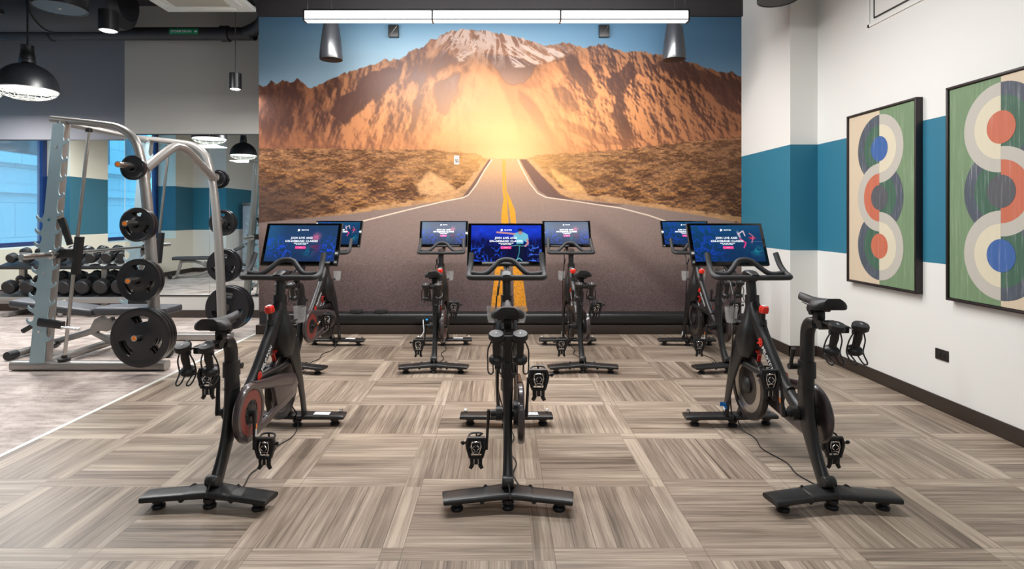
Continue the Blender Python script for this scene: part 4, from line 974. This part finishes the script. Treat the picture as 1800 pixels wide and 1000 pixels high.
    for y, ws in ((.0, (.020, .011, .016, .024, .012)), (-.009, (.012, .018, .009, .020))):
        x = -(sum(ws)+.0035*(len(ws)-1))/2-.002; sp = B()
        for w_ in ws: prism(sp, [(x, y-.0016), (x+w_, y-.0016), (x+w_, y+.0016), (x, y+.0016)], -.0002, .0002, 'xy'); x += w_+.0035
        o = obj('small_print', xf(sp, RX), M['txt'], mo)
    bt = B(); loft(bt, [(-.036, -.031, 0), (.032, -.031, 0)], [(.016, .0012)]*2, 20, 4, (0, 1, 0), 1)
    obj('screen_button', xf(bt, RX), M['pink'], mo)
    obj('button_caption', xf(prism(B(), [(-.013, -.0324), (.009, -.0324), (.009, -.0296), (-.013, -.0296)], .0010, .0014, 'xy'), RX), M['label'], mo)
    # --- resistance knob, cups, cord
    b = B(); rs_ = []
    for r_, z in ((.012, 0), (.024, .004), (.027, .012), (.027, .03), (.022, .040), (.001, .042)):
        rs_.append([(r_*(1+.09*math.cos(6*2*math.pi*k/36))*math.cos(2*math.pi*k/36), r_*(1+.09*math.cos(6*2*math.pi*k/36))*math.sin(2*math.pi*k/36), z) for k in range(36)])
    rings(b, rs_); xf(b, Matrix.Translation((0, .630, .795)) @ Matrix.Rotation(math.radians(12), 4, 'X'))
    kn = obj('resistance_knob', b, M['red'], t); kn['label'] = 'red knob'
    ring = xf(logo_bm(.03), Matrix.Translation((0, .622, .8385)) @ Matrix.Rotation(math.radians(12), 4, 'X')); obj('round_mark', ring, M['label'], kn)
    b = B(); tube(b, [(0, .640, .745), (0, .632, .80)], .014, 12); lathe(b, [(.001, 0), (.026, 0), (.022, .03), (.001, .03)], (0, .642, .725), 'z', 18); obj('knob_stem', b, M['black'], t)
    for sg in (-1, 1):
        b = B(); c = (sg*.084, .86, .70)
        lathe(b, [(.001, 0), (.028, 0), (.034, .02), (.039, .095), (.036, .095), (.031, .022), (.025, .006), (.001, .006)], c, 'z', 24)
        obj('bottle_cage', b, M['cup'], t)
        b = B(); tube(b, [(sg*.03, .74, .72), (sg*.06, .80, .715), (sg*.07, .84, .72)], .009, 8, 3); obj('cage_bracket', b, M['black'], t)
    b = B(); tube(b, [(.02, 1.0, .05), (.03, .95, .006), (.045, .82, .004), (.01, .66, .004), (.05, .48, .004), (.03, .34, .004), (.06, .20, .004), (.05, .10, .01), (.02, .06, .05), (.0, .03, .12), (.006, -.02, .10), (.01, -.05, .07)], .0035, 6, 5)
    tube(b, [(0, 1.04, .06), (-.05, .95, .25), (-.075, .86, .6), (-.06, .86, .86)], .0045, 6, 5)
    obj('power_cord', b, M['rubber'], t)
    return t
def sstep_(a, b, x):
    q = min(1, max(0, (x-a)/(b-a))); return q*q*(3-2*q)
def make_hand_weight():
    t = thing('dumbbell', '', 'dumbbell', group='small hand weights in the bike holders')
    b = B(); lathe(b, [(.001, 0), (.028, 0), (.033, .005), (.033, .018), (.027, .025), (.017, .030), (.0155, .045), (.018, .075), (.0155, .100), (.017, .112), (.029, .116), (.0345, .122), (.0345, .138), (.031, .144), (.001, .146)], n=28)
    obj('weight', b, M['rubber'], t, sharp=50)
    q = text_bm('2', .017, .0004, .0006); xf(q, Matrix.Translation((0, 0, .1465)) @ Matrix.Rotation(math.pi, 4, 'Z')); obj('number', q, M['label'], t)
    return t

def pose(t, phase, dz, kind, hz=0):
    """crank phase in degrees (0 = left crank down, right crank up), seat height offset, display picture"""
    cy, cz, L = .245, .355, .168
    for ch in t.children:
        n = ch.name.split('.')[0]
        if n == 'crank_arm':
            a = math.radians(phase)+(0 if ch['side'] > 0 else math.pi); ch.rotation_euler = (a, 0, 0)
        if n == 'pedal':
            a = math.radians(phase)+(0 if ch['side'] > 0 else math.pi)
            ch.location = (0, cy-L*math.sin(a), cz+L*math.cos(a))
        if n == 'clamp_lever' and hz: ch.rotation_euler = (hz, 0, 0)
        if n in ('saddle', 'seat_post', 'seat_slider', 'weight_holder'): ch.location.z = dz
        if n == 'display':
            for g in ch.children:
                if g.name.split('.')[0] == 'screen': g.data = SCREENS[kind]
BIKES = [  # rear x, rear y, front x, phase, seat offset, screen, label
 (.034, 2.63, .037, -4, 0.0, 1, 'black exercise bike front row centre, bright blue screen showing a rider in a pale shirt'),
 (-1.350, 2.64, -1.310, 172, -.055, 0, 'black exercise bike front row left, beside the white floor strip, lowest saddle'),
 (1.530, 2.63, 1.490, 176, .040, 2, 'black exercise bike front row right, nearest the framed prints'),
 (-.580, 4.91, -.600, -8, -.055, 0, 'black exercise bike back row, directly behind and left of the centre front bike'),
 (.712, 4.91, .700, 0, -.05, 0, 'black exercise bike back row, directly behind and right of the centre front bike'),
 (-1.800, 4.90, -1.72, -78, -.05, 2, 'black exercise bike back row far left, mostly hidden behind the front left bike'),
 (1.960, 4.90, 1.950, 4, -.03, 2, 'black exercise bike back row far right, next to the white column'),
]
proto = make_bike('exercise_bike', BIKES[0][6]); hw0 = make_hand_weight()
WHERE = ['of the centre front bike', 'of the front left bike', 'of the front right bike',
         'of the back bike left of centre', 'of the back bike right of centre', 'of the far left back bike', 'of the far right back bike']
used = False; bikes = [proto]+[copy_tree(proto) for _ in BIKES[1:]]
for i, (o, (x0, y0, x1, ph, dz, k, lab)) in enumerate(zip(bikes, BIKES)):
    rz = -math.atan2(x1-x0, 1.06); o.location = (x0, y0, 0); o.rotation_euler = (0, 0, rz); o['label'] = lab
    pose(o, ph, dz, k, -1.95 if i == 1 else 0)
    for sg, sd in ((-1, 'left'), (1, 'right')):
        h = hw0 if not used else copy_tree(hw0); used = True
        p = Matrix.Rotation(rz, 4, 'Z') @ Vector((sg*.053, -.080, .699+dz)); h.location = Vector((x0, y0, 0))+p
        h.rotation_euler = (math.radians(19), 0, rz)
        h['label'] = 'small black hand weight, %s one behind the saddle %s' % (sd, WHERE[i])
tp = tag(obj('painter_tape', join(box(B(), (1.405, 3.605, .160), (.030, .002, .026), 0, (0, .1, 0)), box(B(), (1.428, 3.603, .148), (.026, .002, .034), 0, (0, -.5, 0))), M['blue']), 'scrap of bright blue tape at the foot of the front right bike', 'tape')

# ---------------------------------------------------------------- weight machine at the left
sm = thing('smith_machine', 'silver weight machine with pale toothed uprights and guided barbell, left of the bikes', 'weight machine', (-3.6, 5.6, 0))
GX, GY = -3.6, 5.6
def P3(x, y, z): return (x-GX, y-GY, z)
def rack_outline():
    """toothed plate leaning backwards, in machine x and z"""
    def cx(z): return -4.02+(z-.08)*(.19/2.07)
    def half(z): return .062-.010*(z-.08)/2.07
    L, Rr = [], []
    def hooks(side, zs, out, s):
        for z in zs:
            e = lambda zz: cx(zz)+side*half(zz)
            out += [(e(z-.005*s), z-.005*s), (e(z)+side*.012*s, z+.002), (e(z)+side*.040*s, z+.018*s), (e(z)+side*.052*s, z+.040*s), (e(z)+side*.046*s, z+.058*s),
                    (e(z)+side*.038*s, z+.042*s), (e(z)+side*.018*s, z+.030*s), (e(z+.05*s)+side*.004, z+.042*s), (e(z+.075*s)-side*.004, z+.075*s)]
    Rr.append((cx(.08)+.062, .08)); hooks(1, [.26+.155*k for k in range(12)], Rr, 1.0); Rr.append((cx(2.15)+.050, 2.13)); Rr.append((cx(2.15)+.035, 2.15))
    L.append((cx(.08)-.062, .08)); hooks(-1, [.40+.112*k for k in range(9)], L, 1.15); L.append((cx(2.15)-.052, 2.13)); L.append((cx(2.15)-.040, 2.15))
    return [(x-GX, z) for x, z in Rr+L[::-1]]
for y, sd in ((5.0, -1), (6.2, 1)):
    yo = y-GY
    b = B(); loft(b, [P3(-4.28, y, .042), P3(-3.6, y, .042), P3(-2.93, y, .042)], [(.10, .078)]*3, 16, 4, (0, 1, 0), 1); obj('base_beam', b, M['silver'], sm)
    b = B(); loft(b, [P3(-3.95, y, 2.205), P3(-3.5, y, 2.155), P3(-3.34, y, 2.12), P3(-3.225, y, 2.03), P3(-3.17, y, 1.88), P3(-3.12, y, 1.58), P3(-3.07, y, 1.0), P3(-3.045, y, .5), P3(-3.035, y, .06)],
              [(.055, .055), (.06, .06), (.07, .065), (.075, .07), (.075, .072), (.078, .080), (.082, .09), (.082, .092), (.082, .092)], 16, 2.6, (0, 1, 0), 4)
    obj('bent_upright', b, M['silver'], sm)
    b = B(); loft(b, [P3(-4.000, y+.0, .08), P3(-3.835, y+.0, 2.18)], [(.09, .07)]*2, 12, 5, (0, 1, 0), 1); obj('rear_post', b, M['silver'], sm)
    b = prism(B(), rack_outline(), yo-.075, yo-.063, 'xz')
    g = None; bl_ = []
    for z in (.35, .85, 1.32, 1.95): bolts = B(); bl_.append(bolts); lathe(bolts, [(.001, -.008), (.012, -.008), (.012, 0), (.001, 0)], (-4.02+(z-.08)*.092-GX, yo-.075, z), 'y', 8)
    g = obj('toothed_plate', b, M['pale'], sm, sharp=30); [obj('bolt', q_, M['chrome'], g) for q_ in bl_]
    b = B(); tube(b, [P3(-3.615, y, 2.13), P3(-3.835, y, .09)], .0145, 12); obj('guide_rod', b, M['steel'], sm)
    b = B(); lathe(b, [(.001, 0), (.05, 0), (.05, .018), (.022, .022), (.022, .045), (.001, .045)], P3(-3.835, y, .085), 'z', 18); lathe(b, [(.001, 0), (.028, 0), (.028, .03), (.001, .03)], P3(-3.618, y, 2.09), 'z', 16); obj('rod_bumper', b, M['black'], sm)
    b = B(); loft(b, [P3(-3.700, y, 1.17), P3(-3.735, y, .84)], [(.065, .058)]*2, 12, 5, (0, 1, 0), 1); obj('rod_carriage', b, M['rubber'], sm)
    b = B(); box(b, P3(-3.86, y-.01, 1.025), (.25, .05, .085), .012); loft(b, [P3(-3.83, y-.04, 1.33), P3(-3.80, y-.04, 1.25), P3(-3.76, y-.03, 1.10)], [(.03, .07), (.03, .06), (.03, .05)], 10, 4, (0, 1, 0), 2); obj('bar_hook', b, M['black'], sm)
    b = B(); loft(b, [P3(-4.00, y-.07, .435), P3(-3.79, y-.07, .405)], [(.045, .070)]*2, 12, 3.5, (0, 1, 0), 1); obj('safety_stop', b, M['rubber'], sm)
    b = B(); tube(b, [P3(-3.78, y-.10, .395), P3(-3.62, y-.10, .375)], .014, 10); obj('stop_pin', b, M['chrome'], sm)
    # storage pegs
    for x, z, pl in ((-3.135, 1.775, .345), (-3.09, 1.29, .325), (-3.075, .815, .31), (-3.03, .34, .30)):
        b = B(); lathe(b, [(.001, sd*.05), (.045, sd*.05), (.045, sd*.065), (.025, sd*.065), (.025, sd*pl), (.001, sd*pl)], (x-GX, yo, z), 'y', 18); pg = obj('storage_peg', b, M['steel'], sm)
        b = B(); lathe(b, [(.001, sd*pl), (.017, sd*pl), (.016, sd*(pl+.004)), (.001, sd*(pl+.005))], (x-GX, yo, z), 'y', 18); c_ = obj('end_cap', b, M['orange'], pg); c_['label'] = 'orange end cap'
b = B(); tube(b, [P3(-3.13, 5.0, 1.76), P3(-3.15, 5.25, 1.89), P3(-3.17, 5.5, 2.01), P3(-3.18, 5.62, 2.03), P3(-3.17, 5.75, 2.01), P3(-3.15, 5.95, 1.90), P3(-3.13, 6.2, 1.76)], .042, 14, 4); obj('arched_crossbar', b, M['silver'], sm)
b = B(); tube(b, [P3(-3.84, 5.0, 2.17), P3(-3.84, 6.2, 2.17)], .028, 12); obj('upper_crossbar', b, M['silver'], sm); b = B(); tube(b, [P3(-4.0, 5.0, .06), P3(-4.0, 6.2, .06)], .035, 12); obj('rear_crossbar', b, M['silver'], sm)
b = B(); tube(b, [P3(-4.28, 5.35, .10), P3(-4.36, 5.6, .10)], .03, 12); tube(b, [P3(-3.75, 4.97, 0.20), P3(-3.75, 4.97, .20001)], .001, 4) if 0 else None; obj('foam_roller', b, M['rubber'], sm)
bb = thing('barbell', 'long steel barbell held in the hooks of the weight machine', 'barbell', P3(0, 0, 0) if 0 else (-3.86, 5.6, 1.02))
obj('bar', tube(B(), [(0, -.85, 0), (0, .85, 0)], .014, 12), M['steel'], bb)
for s_ in (-1, 1):
    b = B(); lathe(b, [(.001, s_*.70), (.038, s_*.70), (.038, s_*.725), (.025, s_*.73), (.025, s_*1.02), (.001, s_*1.02)], (0, 0, 0), 'y', 18); obj('sleeve', b, M['steel'], bb)

def plate(name, r, th, label, loc, first={}):
    key = round(r, 3)
    if key in first:
        o = copy_tree(first[key]); o.location = loc; o['label'] = label; return o
    o = thing(name, label, 'weight plate', loc, group='black weight plates on the machine')
    b = B(); n = 64; hub = .16*r+.02
    # disc with three grip slots, built from rings of quads
    radii = [.026, hub, .40*r, .50*r, .62*r, .74*r, .86*r, .93*r, r]
    hh = [th*.62, th*.62, th*.40, th*.34, th*.34, th*.36, th*.40, th*.5, th*.42]
    def slot(i, k): return i in (3, 4) and ((k*3/n*1.0) % 1.0) > .29 and ((k*3/n) % 1.0) < .71 and r > .13
    V = {}
    for s2 in (-1, 1):
        for i, (rr, h) in enumerate(zip(radii, hh)):
            for k in range(n):
                a = 2*math.pi*k/n+math.pi/2+math.pi/3
                V[s2, i, k] = b.verts.new((rr*math.cos(a), s2*h, rr*math.sin(a)))
    for s2 in (-1, 1):
        for i in range(len(radii)-1):
            for k in range(n):
                if slot(i, k): continue
                q = (V[s2, i, k], V[s2, i, (k+1) % n], V[s2, i+1, (k+1) % n], V[s2, i+1, k]); b.faces.new(q)
    for k in range(n):
        k1 = (k+1) % n; b.faces.new((V[-1, 0, k], V[-1, 0, k1], V[1, 0, k1], V[1, 0, k])); L = len(radii)-1
        b.faces.new((V[-1, L, k], V[-1, L, k1], V[1, L, k1], V[1, L, k]))
        if slot(3, k):
            for i in (3, 5): b.faces.new((V[-1, i, k], V[-1, i, k1], V[1, i, k1], V[1, i, k]))
            for i in (3, 4):
              if not slot(3, k-1 if k else n-1): b.faces.new((V[-1, i, k], V[-1, i+1, k], V[1, i+1, k], V[1, i, k]))
              if not slot(3, k1): b.faces.new((V[-1, i, k1], V[-1, i+1, k1], V[1, i+1, k1], V[1, i, k1]))
    obj('disc', b, M['rubber2'], o, sharp=30)
    c_ = B(); lathe(c_, [(.027, -th*.66), (.045, -th*.66), (.045, th*.66), (.027, th*.66)], (0, 0, 0), 'y', 24, closed=True); obj('collar', c_, M['black'], o)
    first[key] = o; return o
LV = ['top', 'second', 'third', 'lowest']
for y, sd, nm in ((5.0, -1, 'near'), (6.2, 1, 'far')):
    for li, (x, z, rs_) in enumerate(((-3.135, 1.775, (.105, .088)), (-3.09, 1.29, (.145, .14)), (-3.075, .815, (.185, .18)), (-3.03, .34, (.25, .245, .24)))):
        yy = y+sd*.085
        for j, r in enumerate(reversed(rs_)):
            th = .030 if r < .12 else .036; yy += sd*th*.68
            last = j == len(rs_)-1
            pos = ('outermost' if last else 'innermost' if j == 0 else 'middle')
            plate('weight_plate', r, th, 'black weight plate, %s on the %s peg, %s side of the machine' % (pos, LV[li], nm), (x, yy, z-.012))
            yy += sd*th*.68
# ---------------------------------------------------------------- benches
def bench(loc, rz, label, back_ang=.12, first=None):
    t = thing('weight_bench', label, 'weight bench', loc, rz, 'padded weight benches')
    b = B(); box(b, (.42, 0, .435), (.72, .27, .07), .022, seg=3); obj('seat_pad', b, M['vinyl'], t)
    b = B(); box(b, (0, 0, 0), (.80, .27, .07), .022, seg=3); xf(b, Matrix.Translation((-.36, 0, .435+.37*math.sin(back_ang)*.6)) @ Matrix.Rotation(back_ang, 4, 'Y')); obj('back_pad', b, M['vinyl'], t)
    b = B(); loft(b, [(-.62, 0, .06), (-.1, 0, .20), (.35, 0, .36), (.62, 0, .36)], [(.06, .06)]*4, 12, 4, (0, 1, 0), 2)
    loft(b, [(.62, 0, .38), (.70, 0, .07)], [(.06, .06)]*2, 12, 4, (0, 1, 0), 1); loft(b, [(-.05, 0, .22), (.30, 0, .06), (.72, 0, .05)], [(.05, .05)]*3, 12, 4, (0, 1, 0), 2)
    tube(b, [(-.62, -.28, .045), (-.62, .28, .045)], .032, 12); tube(b, [(.72, -.2, .045), (.72, .2, .045)], .032, 12)
    obj('frame', b, M['silver'], t)
    b = prism(B(), [(-.05, .24), (.12, .22), (.20, .26), (.16, .36), (.10, .33), (.06, .37), (.0, .34)], -.03, .03, 'xz', .004); obj('adjuster_plate', b, M['silver'], t)
    for y in (-.16, .16):
        b = B(); lathe(b, [(.001, -.02), (.045, -.02), (.045, .02), (.001, .02)], (.80, y, .046), 'y', 18); obj('wheel', b, M['rubber'], t)
    b = B(); tube(b, [(-.62, -.30, .045), (-.62, -.20, .045)], .040, 12); tube(b, [(-.62, .30, .045), (-.62, .20, .045)], .040, 12); obj('rubber_cap', b, M['rubber'], t)
    b = B(); tube(b, [(-.58, 0, .30), (-.72, 0, .22)], .025, 10); obj('handle', b, M['rubber'], t)
    return t
bench((-3.98, 5.60, 0), 0, 'dark grey padded bench standing inside the weight machine')
bench((-6.35, 2.6, 0), math.radians(165), 'dark padded bench seen in the mirror right of the machine', .5)
# ---------------------------------------------------------------- dumbbell racks in the recess
def dumbbell(r, label, loc):
    t = thing('hex_dumbbell', label, 'dumbbell', loc, 0, 'black dumbbells on the rack')
    hl = .062; hd = .075+r*.35
    obj('handle', tube(B(), [(0, -hl-.01, 0), (0, 0, 0), (0, hl+.01, 0)], .016, 12), M['chrome'], t)
    for s2 in (-1, 1):
        b = B(); lathe(b, [(.001, s2*hl), (r*.72, s2*hl), (r, s2*(hl+.016)), (r, s2*(hl+hd-.014)), (r*.86, s2*(hl+hd)), (.001, s2*(hl+hd))], (0, 0, 0), 'y', 12); obj('head', b, M['rubber'], t, sharp=25)
    return t
rk = thing('dumbbell_rack', 'long two-tier silver dumbbell rack under the mirror at the far left', 'dumbbell rack', (-5.9, 7.86, 0))
for z, yo in ((.71, .0), (.30, -.05)):
    b = B(); xf(box(B(), (0, 0, 0), (1, 1, 1)), Matrix()) if 0 else None
    box(b, (0, 0, 0), (1.80, .40, .018), .004, (math.radians(16), 0, 0)); 
    for s2 in (-1, 1): box(b, (0, s2*.19, s2*.055), (1.80, .012, .045), .003)
    xf(b, Matrix.Translation((-.01, yo, z))); obj('shelf', b, M['rubber'], rk)
b = B(); box(b, (-.01, -.235, .225), (1.80, .04, .085), .008); obj('front_rail', b, M['silver'], rk)
for x in (-.72, .42):
    b = B(); loft(b, [(x, .03, .05), (x, .03, .85)], [(.09, .06)]*2, 12, 5, (1, 0, 0), 1); loft(b, [(x, -.26, .032), (x, .2, .032)], [(.09, .05)]*2, 12, 4, (1, 0, 0), 1); obj('upright', b, M['silver'], rk)
for x in (.02,):
    b = B(); tube(b, [(x+.05, -.23, .22), (x, -.28, .16), (x, -.26, .03)], .03, 10, 4); obj('front_leg', b, M['silver'], rk)
ORD = ['first', 'second', 'third', 'fourth', 'fifth', 'sixth', 'seventh', 'eighth', 'ninth']
for zt, z, r0, yo, tn in ((0, .800, .066, 0, 'upper'), (1, .412, .092, -.05, 'lower')):
    n = 8 if zt == 0 else 7; dx = 1.74/n
    for k in range(n):
        x = -5.9-.86+dx*(k+.5); r = r0+.002*k
        d = dumbbell(r, 'black dumbbell with chrome handle, %s from left on the %s shelf' % (ORD[k], tn), (x, 7.86+yo, z+r-r0+.014))
        d.rotation_euler = (math.radians(16), 0, 0)
# ---------------------------------------------------------------- machines that show only in the mirrors
cm = thing('cable_machine', 'grey cable weight machine reflected in the mirror beside the mural', 'weight machine', (-6.35, .55, 0), math.radians(0))
obj('cabinet', box(B(), (0, 0, .85), (.42, .30, 1.55), .03), mat('pale_grey_shroud', (168, 180, 196), .4), cm)
for z in (1.10, 1.38): obj('instruction_placard', box(B(), (.06, .153, z), (.13, .006, .17), .002), M['label'], cm)
obj('cap', box(B(), (0, 0, 1.66), (.44, .32, .06), .015), M['silver'], cm)
obj('foot', box(B(), (0, 0, .04), (.5, .6, .08), .01), M['silver'], cm)
hr = thing('half_rack', 'pale teal half rack reflected at the mural edge of the mirror', 'weight rack', (-5.55, .75, 0))
obj('toothed_plate', xf(prism(B(), [(x+.35, z) for x, z in rack_outline()], -.006, .006, 'xz'), Matrix.Scale(1.1, 4)), M['teal_steel'], hr)
obj('toothed_plate', xf(prism(B(), [(x+.35, z) for x, z in rack_outline()], 1.0, 1.012, 'xz'), Matrix.Scale(1.1, 4)), M['teal_steel'], hr)
obj('base_beam', box(B(), (.1, .5, .04), (1.1, .10, .08), .01), M['silver'], hr)
obj('upright', box(B(), (.06, .03, 1.2), (.07, .05, 2.4), .008), M['silver'], hr); obj('upright', box(B(), (.06, 1.07, 1.2), (.07, .05, 2.4), .008), M['silver'], hr)
obj('peg', tube(B(), [(.0, 0, 1.1), (.30, 0, 1.1)], .025, 12), M['steel'], hr)
